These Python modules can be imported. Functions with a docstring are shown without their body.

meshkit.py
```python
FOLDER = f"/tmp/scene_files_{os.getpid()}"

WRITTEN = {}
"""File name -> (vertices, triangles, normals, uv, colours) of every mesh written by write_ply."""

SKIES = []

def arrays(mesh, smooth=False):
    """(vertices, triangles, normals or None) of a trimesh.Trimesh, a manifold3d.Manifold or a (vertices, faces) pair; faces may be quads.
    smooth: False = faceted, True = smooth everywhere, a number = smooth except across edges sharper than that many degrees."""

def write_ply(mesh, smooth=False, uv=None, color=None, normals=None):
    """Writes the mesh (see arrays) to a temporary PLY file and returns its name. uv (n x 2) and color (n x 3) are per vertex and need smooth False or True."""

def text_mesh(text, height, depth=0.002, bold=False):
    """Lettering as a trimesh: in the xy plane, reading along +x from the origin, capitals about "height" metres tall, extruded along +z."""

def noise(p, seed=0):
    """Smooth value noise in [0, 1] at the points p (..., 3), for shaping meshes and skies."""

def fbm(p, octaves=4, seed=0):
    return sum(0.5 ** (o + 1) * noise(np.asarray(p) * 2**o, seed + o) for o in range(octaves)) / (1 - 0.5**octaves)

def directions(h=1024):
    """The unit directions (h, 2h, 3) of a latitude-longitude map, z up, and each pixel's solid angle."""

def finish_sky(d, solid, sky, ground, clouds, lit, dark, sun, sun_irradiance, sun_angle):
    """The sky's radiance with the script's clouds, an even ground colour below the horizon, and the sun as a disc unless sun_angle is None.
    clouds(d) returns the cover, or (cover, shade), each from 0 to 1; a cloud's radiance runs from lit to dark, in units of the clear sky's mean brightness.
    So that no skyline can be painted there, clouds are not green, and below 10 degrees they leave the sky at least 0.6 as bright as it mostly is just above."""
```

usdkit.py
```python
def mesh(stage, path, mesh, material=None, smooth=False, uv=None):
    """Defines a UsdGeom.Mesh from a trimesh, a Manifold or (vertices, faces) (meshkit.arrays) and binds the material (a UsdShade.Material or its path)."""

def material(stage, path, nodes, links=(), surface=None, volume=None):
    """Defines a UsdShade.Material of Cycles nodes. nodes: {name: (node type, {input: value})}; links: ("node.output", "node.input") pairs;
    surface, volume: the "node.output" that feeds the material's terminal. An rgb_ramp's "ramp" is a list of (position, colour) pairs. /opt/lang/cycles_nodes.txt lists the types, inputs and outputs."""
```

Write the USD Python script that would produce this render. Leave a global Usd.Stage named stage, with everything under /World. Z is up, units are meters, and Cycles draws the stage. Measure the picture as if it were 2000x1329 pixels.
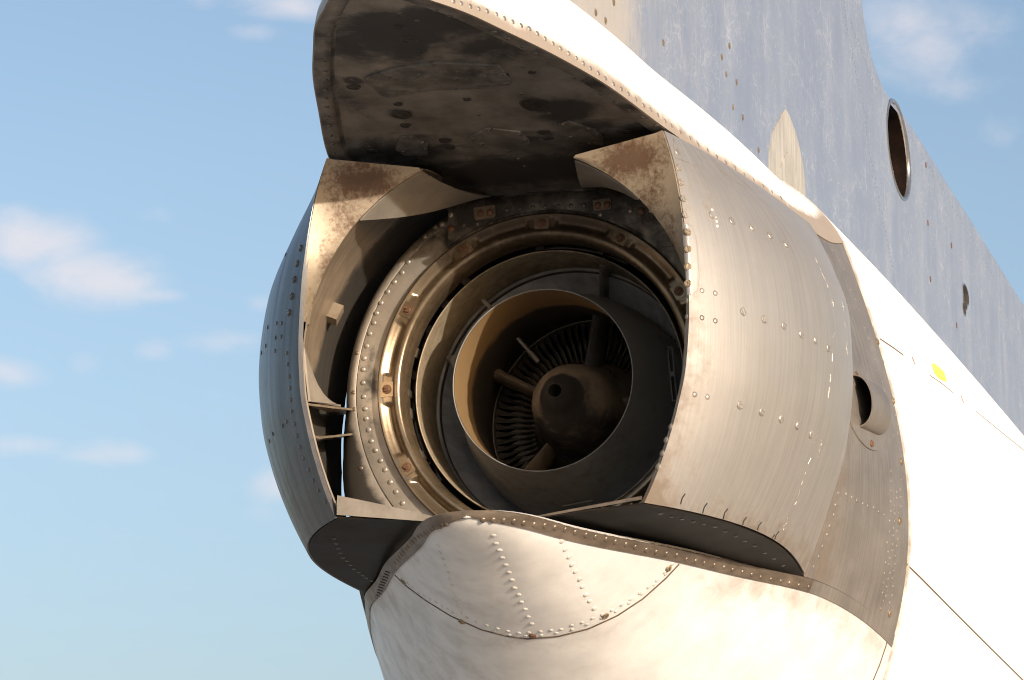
import math, random
import numpy as np
import trimesh
import manifold3d as m3
import usdkit, meshkit
from pxr import Usd, UsdGeom, UsdLux, UsdShade, Sdf, Gf, Vt

random.seed(7)
rng = np.random.default_rng(7)
stage = Usd.Stage.CreateInMemory()
UsdGeom.SetStageUpAxis(stage, UsdGeom.Tokens.z)
UsdGeom.SetStageMetersPerUnit(stage, 1.0)
UsdGeom.Xform.Define(stage, "/World")
UsdGeom.Scope.Define(stage, "/World/Looks")
LK = "/World/Looks/"

# ------------------------------------------------------------------ camera, sky, sun
# engine axis = +Y (forward), starboard = +X, up = +Z, origin at the centre of the clamp ring
EYE = np.array([1.949, -7.263, -1.708])
YAW, PITCH = math.radians(15.62), math.radians(13.55)
FOC = 110 / 36 * 2000
DIR = np.array([-math.sin(YAW) * math.cos(PITCH), math.cos(YAW) * math.cos(PITCH), math.sin(PITCH)])
RGT = np.array([math.cos(YAW), math.sin(YAW), 0.0])
UPV = np.cross(RGT, DIR)
cam = UsdGeom.Camera.Define(stage, "/World/camera")
m = np.eye(4); m[0, :3] = RGT; m[1, :3] = UPV; m[2, :3] = -DIR; m[3, :3] = EYE
cam.AddTransformOp().Set(Gf.Matrix4d(*m.ravel().tolist()))
cam.CreateHorizontalApertureAttr(36.0)
cam.CreateFocalLengthAttr(110.0)
cam.CreateExposureAttr(0.72)

SUN_AZ, SUN_EL = math.radians(50.0), math.radians(9.5)      # azimuth from straight aft towards starboard
SUN = np.array([math.sin(SUN_AZ) * math.cos(SUN_EL), -math.cos(SUN_AZ) * math.cos(SUN_EL), math.sin(SUN_EL)])
sun = UsdLux.DistantLight.Define(stage, "/World/sun")
sun.CreateNormalizeAttr(True); sun.CreateIntensityAttr(.88); sun.CreateAngleAttr(0.5)
sun.CreateColorAttr(Gf.Vec3f(1.0, 0.90, 0.78))
zx = SUN / np.linalg.norm(SUN); sx_ = np.cross([0, 0, 1.0], zx); sx_ /= np.linalg.norm(sx_); sy_ = np.cross(zx, sx_)
m = np.eye(4); m[0, :3] = sx_; m[1, :3] = sy_; m[2, :3] = zx
sun.AddTransformOp().Set(Gf.Matrix4d(*m.ravel().tolist()))


def ray(px, py):
    return DIR + RGT * (px - 1000) / FOC - UPV * (py - 664.5) / FOC


def un(px, py, Y=None, X=None, Z=None):
    v = ray(px, py)
    t = (Y - EYE[1]) / v[1] if Y is not None else (X - EYE[0]) / v[0] if X is not None else (Z - EYE[2]) / v[2]
    return EYE + t * v


def sky_material():
    N, L = {}, []
    N["tc"] = ("texture_coordinate", {})
    N["sky"] = ("sky_texture", {"sky_type": "single_scattering", "sun_disc": False, "sun_elevation": SUN_EL, "sun_rotation": math.atan2(SUN[0], SUN[1]), "air_density": 1.0, "aerosol_density": 2.5, "ozone_density": 1.5})
    N["sep"] = ("separate_xyz", {}); L.append(("tc.generated", "sep.vector"))
    N["az"] = ("math", {"math_type": "arctan2"}); L += [("sep.x", "az.value1"), ("sep.y", "az.value2")]
    N["el"] = ("math", {"math_type": "arcsine"}); L.append(("sep.z", "el.value1"))
    N["ae"] = ("combine_xyz", {}); L += [("az.value", "ae.x"), ("el.value", "ae.y")]
    N["mp"] = ("mapping", {"scale": (38, 62, 1), "location": (3.1, 1.7, 0)}); L.append(("ae.vector", "mp.vector"))
    N["nz"] = ("noise_texture", {"scale": 1.0, "detail": 7, "roughness": 0.56, "distortion": 0.35}); L.append(("mp.vector", "nz.vector"))
    # cloud banks: (azimuth, elevation, half-width, half-height, weight) in degrees
    def ang(px, py):
        v = ray(px, py); v = v / np.linalg.norm(v)
        return math.atan2(v[0], v[1]), math.asin(v[2])
    banks = [(60, 470, 150, 70, 1.0), (190, 545, 170, 62, 1.0), (300, 575, 90, 25, .75), (0, 730, 110, 42, .75), (40, 868, 130, 30, .62), (215, 888, 130, 34, .66),
             (305, 685, 55, 34, .62), (440, 668, 120, 34, .68), (165, 715, 45, 30, .42), (300, 420, 70, 26, .36), (540, 945, 70, 50, .8), (520, 1000, 60, 30, .45), (510, 595, 45, 26, .5),
             (560, 10, 120, 36, .8), (510, 65, 80, 26, .5), (390, 0, 60, 30, .5), (1790, 70, 200, 120, .72), (1880, 175, 130, 60, .5), (1960, 260, 60, 50, .42), (440, 780, 60, 24, .3), (400, 960, 110, 40, .28), (370, 1005, 40, 22, .25)]
    pxr = 1 / FOC
    last = None
    for i, (px, py, w, h, k) in enumerate(banks):
        a, e = ang(px, py)
        N[f"bm{i}"] = ("mapping", {"location": (-a / (w * pxr), -e / (h * pxr), 0), "scale": (1 / (w * pxr), 1 / (h * pxr), 1)}); L.append(("ae.vector", f"bm{i}.vector"))
        N[f"bl{i}"] = ("vector_math", {"math_type": "length"}); L.append((f"bm{i}.vector", f"bl{i}.vector1"))
        N[f"br{i}"] = ("map_range", {"range_type": "smoothstep", "from_min": 1.7, "from_max": 0.0, "to_min": 0.0, "to_max": k, "clamp": True}); L.append((f"bl{i}.value", f"br{i}.value"))
        if last is None:
            last = f"br{i}.result"
        else:
            N[f"bx{i}"] = ("math", {"math_type": "smoothmax", "value3": 0.15}); L += [(last, f"bx{i}.value1"), (f"br{i}.result", f"bx{i}.value2")]; last = f"bx{i}.value"
    # scattered small clouds everywhere else
    N["far"] = ("mapping", {"scale": (5, 14, 1), "location": (0.4, 2.2, 0)}); L.append(("ae.vector", "far.vector"))
    N["fn"] = ("noise_texture", {"scale": 1.0, "detail": 3}); L.append(("far.vector", "fn.vector"))
    N["fr"] = ("map_range", {"range_type": "smoothstep", "from_min": .58, "from_max": .75, "to_min": 0, "to_max": .5, "clamp": True}); L.append(("fn.fac", "fr.value"))
    N["bf"] = ("math", {"math_type": "maximum"}); L += [(last, "bf.value1"), ("fr.result", "bf.value2")]
    N["ad"] = ("math", {"math_type": "multiply_add", "value2": 0.95, "value3": -0.30}); L.append(("nz.fac", "ad.value1"))
    N["sm"] = ("math", {"math_type": "add"}); L += [("ad.value", "sm.value1"), ("bf.value", "sm.value2")]
    N["cov"] = ("map_range", {"range_type": "smoothstep", "from_min": .42, "from_max": 1.35, "to_min": 0, "to_max": .9, "clamp": True}); L.append(("sm.value", "cov.value"))
    N["tint"] = ("mix_color", {"blend_type": "multiply", "fac": 1.0, "b": (.975, .915, .92)}); L.append(("sky.color", "tint.a"))
    N["ev"] = ("map_range", {"range_type": "smoothstep", "from_min": 0.0, "from_max": .30, "to_min": 0.0, "to_max": 1.0, "clamp": True}); L.append(("el.value", "ev.value"))
    N["ec"] = ("mix_color", {"a": (.72, .74, .86), "b": (1, 1, 1)}); L.append(("ev.result", "ec.fac"))
    N["hz"] = ("mix_color", {"blend_type": "multiply", "fac": 1.0}); L += [("tint.result", "hz.a"), ("ec.result", "hz.b")]
    N["cl"] = ("mix_color", {"blend_type": "mix", "b": CLOUD}); L += [("hz.result", "cl.a"), ("cov.result", "cl.fac")]
    N["bg"] = ("background_shader", {"strength": SKY_STRENGTH}); L.append(("cl.result", "bg.color"))
    return usdkit.material(stage, LK + "sky_look", N, L, surface="bg.background")


SKY_STRENGTH = 0.15
CLOUD = (3.5, 3.3, 3.4)
dome = UsdLux.DomeLight.Define(stage, "/World/sky")
UsdShade.MaterialBindingAPI.Apply(dome.GetPrim()).Bind(sky_material())
dome.GetPrim().SetCustomDataByKey("kind", "structure")


# ------------------------------------------------------------------ helpers: materials
def ms(v):
    return tuple(float(x) for x in v)


def metal(name, base, base2, metallic=0.5, rough=0.45, stretch=(30, 30, 3), fine=140, dirt_shade=(0.03, 0.025, 0.02), rust=(0.16, 0.06, 0.02), bump=0.15, rough_var=0.15, amount=0.0, spec=0.5, dirt_metal=0.0, dirt_scale=22, mott=.25, coat=0.0, lo=.15, hi=.95):
    """weathered skin: streaks along one direction, mottling, primvar-driven grime and painted shade ("dirt") and rust ("rust")"""
    N, L = {"g": ("geometry", {})}, []
    N["mp"] = ("mapping", {"scale": stretch}); L.append(("g.position", "mp.vector"))
    N["n1"] = ("noise_texture", {"scale": 1.0, "detail": 5, "roughness": 0.62}); L.append(("mp.vector", "n1.vector"))
    N["r1"] = ("map_range", {"from_min": .36, "from_max": .66, "clamp": True}); L.append(("n1.fac", "r1.value"))
    N["c1"] = ("mix_color", {"a": base, "b": base2}); L.append(("r1.result", "c1.fac"))
    N["n2"] = ("noise_texture", {"scale": 9.0, "detail": 6, "roughness": .65}); L.append(("g.position", "n2.vector"))
    N["r2"] = ("map_range", {"from_min": .3, "from_max": .72, "to_min": 1 - mott, "to_max": 1 + mott * .4, "clamp": True}); L.append(("n2.fac", "r2.value"))
    N["c2"] = ("mix_color", {"blend_type": "multiply", "fac": 1.0}); L += [("c1.result", "c2.a")]
    N["cm"] = ("combine_xyz", {}); L += [("r2.result", "cm.x"), ("r2.result", "cm.y"), ("r2.result", "cm.z"), ("cm.vector", "c2.b")]
    # rust
    N["ar"] = ("attribute", {"attribute": "rust"})
    N["n3"] = ("noise_texture", {"scale": dirt_scale * 2.4, "detail": 7, "roughness": .72}); L.append(("g.position", "n3.vector"))
    N["s3"] = ("math", {"math_type": "multiply_add", "value2": 1.6, "value3": -0.8}); L.append(("n3.fac", "s3.value1"))
    N["q3"] = ("math", {"math_type": "add"}); L += [("s3.value", "q3.value1"), ("ar.fac", "q3.value2")]
    N["f3"] = ("map_range", {"range_type": "smoothstep", "from_min": .25, "from_max": .85, "to_max": .9, "clamp": True}); L.append(("q3.value", "f3.value"))
    N["c3"] = ("mix_color", {"b": rust}); L += [("c2.result", "c3.a"), ("f3.result", "c3.fac")]
    # grime and painted shade
    N["ad"] = ("attribute", {"attribute": "dirt_shade"})
    N["n4"] = ("noise_texture", {"scale": dirt_scale, "detail": 7, "roughness": .7, "distortion": .4}); L.append(("g.position", "n4.vector"))
    N["s4"] = ("math", {"math_type": "multiply_add", "value2": 1.3, "value3": -0.65 + amount}); L.append(("n4.fac", "s4.value1"))
    N["q4"] = ("math", {"math_type": "add"}); L += [("s4.value", "q4.value1"), ("ad.fac", "q4.value2")]
    N["f4"] = ("map_range", {"range_type": "smoothstep", "from_min": lo, "from_max": hi, "to_max": .96, "clamp": True}); L.append(("q4.value", "f4.value"))
    N["c4"] = ("mix_color", {"b": dirt_shade}); L += [("c3.result", "c4.a"), ("f4.result", "c4.fac")]
    # roughness
    N["n5"] = ("noise_texture", {"scale": fine, "detail": 4, "roughness": .6}); L.append(("g.position", "n5.vector"))
    N["r5"] = ("math", {"math_type": "multiply_add", "value2": rough_var * 2, "value3": rough - rough_var}); L.append(("n1.fac", "r5.value1"))
    N["r6"] = ("math", {"math_type": "multiply_add", "value2": .22, "use_clamp": True}); L += [("f4.result", "r6.value1"), ("r5.value", "r6.value3")]
    N["me"] = ("math", {"math_type": "multiply_add", "value2": -(metallic - dirt_metal), "value3": metallic}); L.append(("f4.result", "me.value1"))
    N["hs"] = ("math", {"math_type": "add"}); L += [("n5.fac", "hs.value1"), ("n4.fac", "hs.value2")]
    N["bp"] = ("bump", {"strength": bump, "distance": 0.0012}); L.append(("hs.value", "bp.height"))
    N["p"] = ("principled_bsdf", {"specular_ior_level": spec, "coat_weight": coat, "coat_roughness": .15})
    L += [("c4.result", "p.base_color"), ("r6.value", "p.roughness"), ("me.value", "p.metallic"), ("bp.normal", "p.normal")]
    return usdkit.material(stage, LK + name, N, L, surface="p.BSDF")


def plain(name, base, metallic=0.0, rough=0.5, var=0.25, scale=60):
    N = {"g": ("geometry", {}), "n": ("noise_texture", {"scale": scale, "detail": 4}), "r": ("map_range", {"from_min": .3, "from_max": .7, "clamp": True}),
         "c": ("mix_color", {"a": tuple(x * (1 - var) for x in base), "b": tuple(x * (1 + var) for x in base)}), "p": ("principled_bsdf", {"metallic": metallic, "roughness": rough})}
    return usdkit.material(stage, LK + name, N, [("g.position", "n.vector"), ("n.fac", "r.value"), ("r.result", "c.fac"), ("c.result", "p.base_color")], surface="p.BSDF")


M = {}
M["white"] = metal("white_paint", (.80, .78, .74), (.74, .71, .66), 0.0, .33, (6, 6, 14), dirt_shade=(.25, .20, .155), bump=.04, mott=.06, dirt_scale=16, rust=(.45, .30, .18))
M["chin"] = metal("worn_white_paint", (.67, .655, .635), (.59, .575, .555), 0.05, .36, (5, 12, 5), dirt_shade=(.345, .31, .265), bump=.05, mott=.16, dirt_scale=15, rust=(.42, .28, .17))
M["skin"] = metal("bare_metal_skin", (.39, .364, .332), (.312, .29, .265), .62, .42, (4, 210, 3.2), dirt_shade=(.17, .13, .095), bump=.10, mott=.06, rust=(.30, .16, .07), dirt_metal=.3)
M["panel"] = metal("heat_stained_panel", (.285, .255, .225), (.225, .20, .175), .6, .46, (4, 210, 3.2), dirt_shade=(.15, .11, .075), bump=.12, mott=.25, dirt_metal=.3)
M["strip"] = metal("bronze_strip", (.235, .185, .14), (.15, .115, .085), .6, .40, (20, 20, 60), dirt_shade=(.05, .04, .03), bump=.2, mott=.35, dirt_metal=.2)
M["soot"] = metal("sooty_plate", (.25, .222, .19), (.175, .157, .137), .3, .40, (7, 3.5, 7), dirt_shade=(.016, .014, .013), rust=(.13, .06, .025), bump=.22, mott=.6, dirt_scale=13, amount=.05, lo=.22, hi=.74)
M["corner"] = metal("corner_plate", (.40, .325, .235), (.31, .25, .18), .45, .46, (9, 9, 9), dirt_shade=(.075, .045, .028), rust=(.10, .050, .026), bump=.25, mott=.3, dirt_scale=34)
M["lining"] = metal("inner_lining", (.28, .225, .165), (.20, .16, .118), .4, .45, (8, 20, 3), dirt_shade=(.02, .018, .016), bump=.15, mott=.35)
M["black"] = metal("glossy_black_underside", (.012, .0105, .009), (.026, .020, .015), .0, .5, (6, 6, 6), dirt_shade=(.012, .011, .010), bump=.08, mott=.5, spec=.06)
M["bulk"] = metal("exhaust_bulkhead", (.42, .378, .325), (.33, .295, .25), .6, .42, (10, 10, 10), dirt_shade=(.02, .017, .014), rust=(.13, .06, .025), bump=.16, mott=.25, dirt_scale=20, dirt_metal=.3)
M["ring"] = metal("clamp_ring_steel", (.37, .285, .19), (.25, .19, .125), .85, .24, (14, 14, 14), dirt_shade=(.07, .05, .034), bump=.15, mott=.35, dirt_metal=.6, dirt_scale=26)
M["lip"] = metal("nozzle_lip", (.43, .355, .25), (.33, .27, .185), .45, .5, (50, 50, 50), dirt_shade=(.05, .04, .03), bump=.9, mott=.3, fine=260)
M["duct"] = metal("duct_wall", (.80, .81, .85), (.56, .57, .60), .15, .40, (30, 4, 30), dirt_shade=(.2, .2, .2), bump=.14, mott=.3)
M["cowl"] = metal("core_cowl", (.33, .325, .315), (.25, .245, .235), .15, .44, (9, 9, 9), dirt_shade=(.022, .02, .018), bump=.10, mott=.35, rust=(.15, .085, .035))
M["core"] = metal("core_wall", (.36, .235, .115), (.27, .175, .085), .35, .5, (9, 9, 9), dirt_shade=(.012, .010, .009), bump=.2, mott=.25)
M["plug"] = metal("exhaust_plug", (.42, .33, .23), (.31, .235, .165), .2, .5, (7, 7, 7), dirt_shade=(.018, .016, .015), bump=.15, mott=.4)
M["vane"] = metal("turbine_vane", (.22, .195, .16), (.15, .13, .105), .4, .45, (20, 20, 20), bump=.1, mott=.3)
M["strut"] = metal("strut_steel", (.34, .325, .30), (.24, .225, .205), .4, .4, (30, 30, 8), bump=.1, mott=.3)
M["rivet"] = metal("rivet_alloy", (.40, .355, .30), (.32, .28, .235), .6, .42, (20, 20, 20), bump=.0, mott=.3)
M["rivet_white"] = metal("painted_rivet", (.62, .59, .54), (.52, .49, .45), .15, .35, (20, 20, 20), bump=.0, mott=.3)
M["rivet_dark"] = metal("dark_rivet", (.15, .135, .115), (.09, .08, .07), .6, .32, (20, 20, 20), bump=.0, mott=.3)
M["fin_rivet"] = plain("painted_fin_rivet", (.15, .17, .21), .2, .5)
M["brass"] = metal("stained_screw", (.36, .29, .20), (.28, .205, .125), .65, .36, (60, 60, 60), bump=.2, mott=.4)
M["rust"] = metal("rusty_bolt", (.19, .098, .052), (.12, .062, .035), .3, .55, (90, 90, 90), bump=.6, mott=.4, fine=300)
M["groove"] = plain("dark_gap", (.012, .011, .010), 0, .8)
M["seam"] = plain("grimy_seam", (.10, .07, .045), 0, .7)
M["hole"] = plain("hole_dark", (.014, .011, .009), .0, .6)
M["yellow"] = plain("yellow_sticker", (.60, .52, .07), 0, .45, .05)
M["crease"] = plain("crease_glint", (.60, .545, .47), .5, .4, .2)  # pale colour paints the glint of creased skin
M["fleck"] = plain("bare_fleck", (.80, .74, .64), .3, .35, .1)


def fin_material():
    """blue paint, chalked and scratched: pale hairline scratches in all directions over streaky faded blue"""
    N, L = {"g": ("geometry", {})}, []
    N["mp"] = ("mapping", {"scale": (3, 5.5, 1.0)}); L.append(("g.position", "mp.vector"))
    N["n1"] = ("noise_texture", {"scale": 1.0, "detail": 6, "roughness": .6}); L.append(("mp.vector", "n1.vector"))
    N["r1"] = ("rgb_ramp", {"ramp": [(0, (.140, .173, .238)), (.42, (.150, .183, .25)), (.55, (.166, .199, .264)), (.70, (.195, .226, .285)), (1, (.24, .265, .31))]}); L.append(("n1.fac", "r1.fac"))
    prev = "r1.color"
    for i, (sc, th, k, rot) in enumerate([((1, 15, 6), .026, .38, .5), ((1, 6, 15), .026, .38, -.7), ((1, 22, 26), .04, .34, 1.4), ((1, 38, 42), .06, .36, .2)]):
        N[f"w{i}"] = ("noise_texture", {"scale": 14.0 + 5 * i, "detail": 2}); L.append(("g.position", f"w{i}.vector"))
        N[f"x{i}"] = ("mix_vector", {"fac": .055}); L += [("g.position", f"x{i}.a"), (f"w{i}.color", f"x{i}.b")]
        N[f"m{i}"] = ("mapping", {"scale": sc, "rotation": (rot, 0, 0)}); L.append((f"x{i}.result", f"m{i}.vector"))
        N[f"v{i}"] = ("voronoi_texture", {"scale": 1.0, "feature": "distance_to_edge"}); L.append((f"m{i}.vector", f"v{i}.vector"))
        N[f"t{i}"] = ("map_range", {"from_min": th, "from_max": 0.0, "to_min": 0, "to_max": k, "clamp": True}); L.append((f"v{i}.distance", f"t{i}.value"))
        N[f"k{i}"] = ("noise_texture", {"scale": 3.0 + i, "detail": 3}); L.append(("g.position", f"k{i}.vector"))
        N[f"j{i}"] = ("map_range", {"from_min": .45, "from_max": .62, "clamp": True}); L.append((f"k{i}.fac", f"j{i}.value"))
        N[f"q{i}"] = ("math", {"math_type": "multiply"}); L += [(f"t{i}.result", f"q{i}.value1"), (f"j{i}.result", f"q{i}.value2")]
        N[f"c{i}"] = ("mix_color", {"b": (.40, .42, .45)}); L += [(prev, f"c{i}.a"), (f"q{i}.value", f"c{i}.fac")]
        prev = f"c{i}.result"
    N["ad"] = ("attribute", {"attribute": "dirt_shade"})
    N["n4"] = ("noise_texture", {"scale": 12, "detail": 6, "roughness": .65}); L.append(("mp.vector", "n4.vector"))
    N["q4"] = ("math", {"math_type": "multiply_add", "value2": 1.2, "value3": -.6}); L.append(("n4.fac", "q4.value1"))
    N["q5"] = ("math", {"math_type": "add"}); L += [("q4.value", "q5.value1"), ("ad.fac", "q5.value2")]
    N["f4"] = ("map_range", {"range_type": "smoothstep", "from_min": .1, "from_max": .9, "to_max": .85, "clamp": True}); L.append(("q5.value", "f4.value"))
    N["c9"] = ("mix_color", {"b": (.34, .31, .27)}); L += [(prev, "c9.a"), ("f4.result", "c9.fac")]
    N["p"] = ("principled_bsdf", {"roughness": .5, "specular_ior_level": .4}); L.append(("c9.result", "p.base_color"))
    return usdkit.material(stage, LK + "faded_blue_paint", N, L, surface="p.BSDF")


M["fin"] = fin_material()

# ------------------------------------------------------------------ helpers: prims and meshes
COUNT = {}
AIRCRAFT = "/World/jet_aircraft"
ax = UsdGeom.Xform.Define(stage, AIRCRAFT).GetPrim()
ax.SetCustomDataByKey("label", "white jet aircraft tail with soot-stained exhaust, open fairing and faded blue fin")
ax.SetCustomDataByKey("category", "aircraft")
GEO = {}


def path_of(name, parent=AIRCRAFT):
    key = parent + "/" + name
    n = COUNT.get(key, 0); COUNT[key] = n + 1
    return key if n == 0 else f"{key}_{n:03d}"


def obj(name, mesh, mat, parent=AIRCRAFT, smooth=True, prims=None, label=None, kind=None):
    p = path_of(name, parent)
    v, f, n = meshkit.arrays(mesh, smooth)
    usdkit.mesh(stage, p, (v, f), None)
    mm = UsdGeom.Mesh.Get(stage, p)
    if n is not None:
        mm.CreateNormalsAttr(Vt.Vec3fArray.FromNumpy(n.astype(np.float32))); mm.SetNormalsInterpolation("vertex")
    UsdShade.MaterialBindingAPI.Apply(mm.GetPrim()).Bind(M[mat])
    for k, a in (prims or {}).items():
        a = a(v) if callable(a) else a
        UsdGeom.PrimvarsAPI(mm).CreatePrimvar(k, Sdf.ValueTypeNames.FloatArray, "vertex").Set(Vt.FloatArray.FromNumpy(np.asarray(a, np.float32)))
    if label: mm.GetPrim().SetCustomDataByKey("label", label)
    if kind: mm.GetPrim().SetCustomDataByKey("kind", kind)
    GEO[p] = (v, f)
    return p


def gfaces(nu, nv, close=False):
    i, j = np.meshgrid(np.arange(nu - 1), np.arange(nv if close else nv - 1), indexing="ij")
    a = i * nv + j; b = (i + 1) * nv + j; c = (i + 1) * nv + (j + 1) % nv; d = i * nv + (j + 1) % nv
    a, b, c, d = (x.ravel() for x in (a, b, c, d))
    return np.vstack([np.stack([a, b, c], 1), np.stack([a, c, d], 1)])


def grid(P, close=False):
    P = np.asarray(P, float)
    return P.reshape(-1, 3), gfaces(P.shape[0], P.shape[1], close)


def gnormals(P):
    du = np.gradient(P, axis=0); dv = np.gradient(P, axis=1)
    n = np.cross(du, dv); return n / np.maximum(np.linalg.norm(n, axis=-1, keepdims=True), 1e-9)


def join(parts):
    V, F, k = [], [], 0
    for v, f in parts:
        V.append(v); F.append(np.asarray(f) + k); k += len(v)
    return np.vstack(V), np.vstack(F)


def sheet(P, th, flip=False):
    """a curved sheet of thickness th behind the grid P (its outer face), with closed edges"""
    P = np.asarray(P, float); n = gnormals(P) * (-1 if flip else 1); Q = P - n * th
    nu, nv = P.shape[:2]
    f = gfaces(nu, nv); f = f[:, ::-1] if flip else f
    parts = [(P.reshape(-1, 3), f), (Q.reshape(-1, 3), f[:, ::-1])]
    for A, B in ((P[0], Q[0]), (Q[-1], P[-1]), (Q[:, 0], P[:, 0]), (P[:, -1], Q[:, -1])):
        parts.append(grid(np.stack([B, A] if flip else [A, B])))
    return join(parts)


def shell(P, th, ref):
    """sheet whose outer face looks away from the point ref"""
    n = gnormals(np.asarray(P, float)); return sheet(P, th, flip=bool((n * (P - np.asarray(ref))).sum() < 0))


def revolve(prof, n=180, a0=0.0, a1=2 * math.pi, c=(0, 0)):
    """prof: list of (radius, Y)"""
    prof = np.asarray(prof, float); full = abs(a1 - a0 - 2 * math.pi) < 1e-6
    t = np.linspace(a0, a1, n, endpoint=not full)
    P = np.stack([c[0] + prof[:, :1] * np.cos(t), np.repeat(prof[:, 1:2], n, 1), c[1] + prof[:, :1] * np.sin(t)], -1)
    return grid(P, full)


def interp(tab, x):
    t = np.asarray(tab, float); return np.interp(x, t[:, 0], t[:, 1])


from scipy.interpolate import PchipInterpolator


def pch(tab):
    t = np.asarray(tab, float); f = PchipInterpolator(t[:, 0], t[:, 1]); lo, hi = t[0, 0], t[-1, 0]
    return lambda x: f(np.clip(x, lo, hi))


def box(c, s, R=None):
    b = trimesh.creation.box(s)
    v = np.array(b.vertices)
    if R is not None: v = v @ np.asarray(R)
    return v + np.asarray(c), np.array(b.faces)


def frame(n, up=(0, 0, 1)):
    """rows: tangent, bitangent, normal"""
    n = np.asarray(n, float) / np.linalg.norm(n); t = np.cross(up, n)
    if np.linalg.norm(t) < 1e-3: t = np.cross((0, 1, 0), n)
    t /= np.linalg.norm(t); return np.stack([t, np.cross(n, t), n])


def tube(p0, p1, r0, r1=None, n=14, caps=True):
    p0, p1 = np.asarray(p0, float), np.asarray(p1, float); r1 = r0 if r1 is None else r1
    F = frame(p1 - p0); t = np.linspace(0, 2 * math.pi, n, endpoint=False)
    c = np.cos(t)[:, None] * F[0] + np.sin(t)[:, None] * F[1]
    rows = [p0 + c * r0, p1 + c * r1]
    parts = [grid(np.stack(rows), True)]
    if caps:
        for p, r, s in ((p0, r0, 1), (p1, r1, -1)):
            v = np.vstack([p + c * r, p]); k = np.arange(n)
            parts.append((v, np.stack([k, np.full(n, n), (k + 1) % n], 1)[:, ::s]))
    return join(parts)


def dome(pos, nrm, r, h, n=10, rows=(1.0, .82, .45), up=(0, 0, 1)):
    F = frame(nrm, up); t = np.linspace(0, 2 * math.pi, n, endpoint=False)
    V = []
    for k, q in enumerate(rows):
        z = h * math.sqrt(max(0, 1 - q * q)) if k else -h * .3
        V.append(np.stack([np.cos(t) * r * q, np.sin(t) * r * q, np.full(n, z)], 1))
    V = np.vstack(V + [[[0, 0, h]]])
    f = [gfaces(len(rows), n, True)]
    k = np.arange(n); b = (len(rows) - 1) * n
    f.append(np.stack([b + k, np.full(n, len(V) - 1), b + (k + 1) % n], 1))
    return V @ F + np.asarray(pos), np.vstack(f)[:, ::-1]


def disc_head(pos, nrm, r, h, n=14, slot=0.0, ang=0.0):
    """flat screw head with a bevelled rim and, if asked, a slot cut into it (real gap between two halves)"""
    F = frame(nrm)
    V, parts = None, []
    t = np.linspace(0, 2 * math.pi, n, endpoint=False)
    prof = [(1.0, -.3 * h), (1.0, .55 * h), (.84, h), (0.0, h)]
    rows = [np.stack([np.cos(t) * r * q, np.sin(t) * r * q, np.full(n, z)], 1) for q, z in prof]
    v, f = grid(np.stack(rows), True)
    return v @ F + np.asarray(pos), f[:, ::-1]


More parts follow.
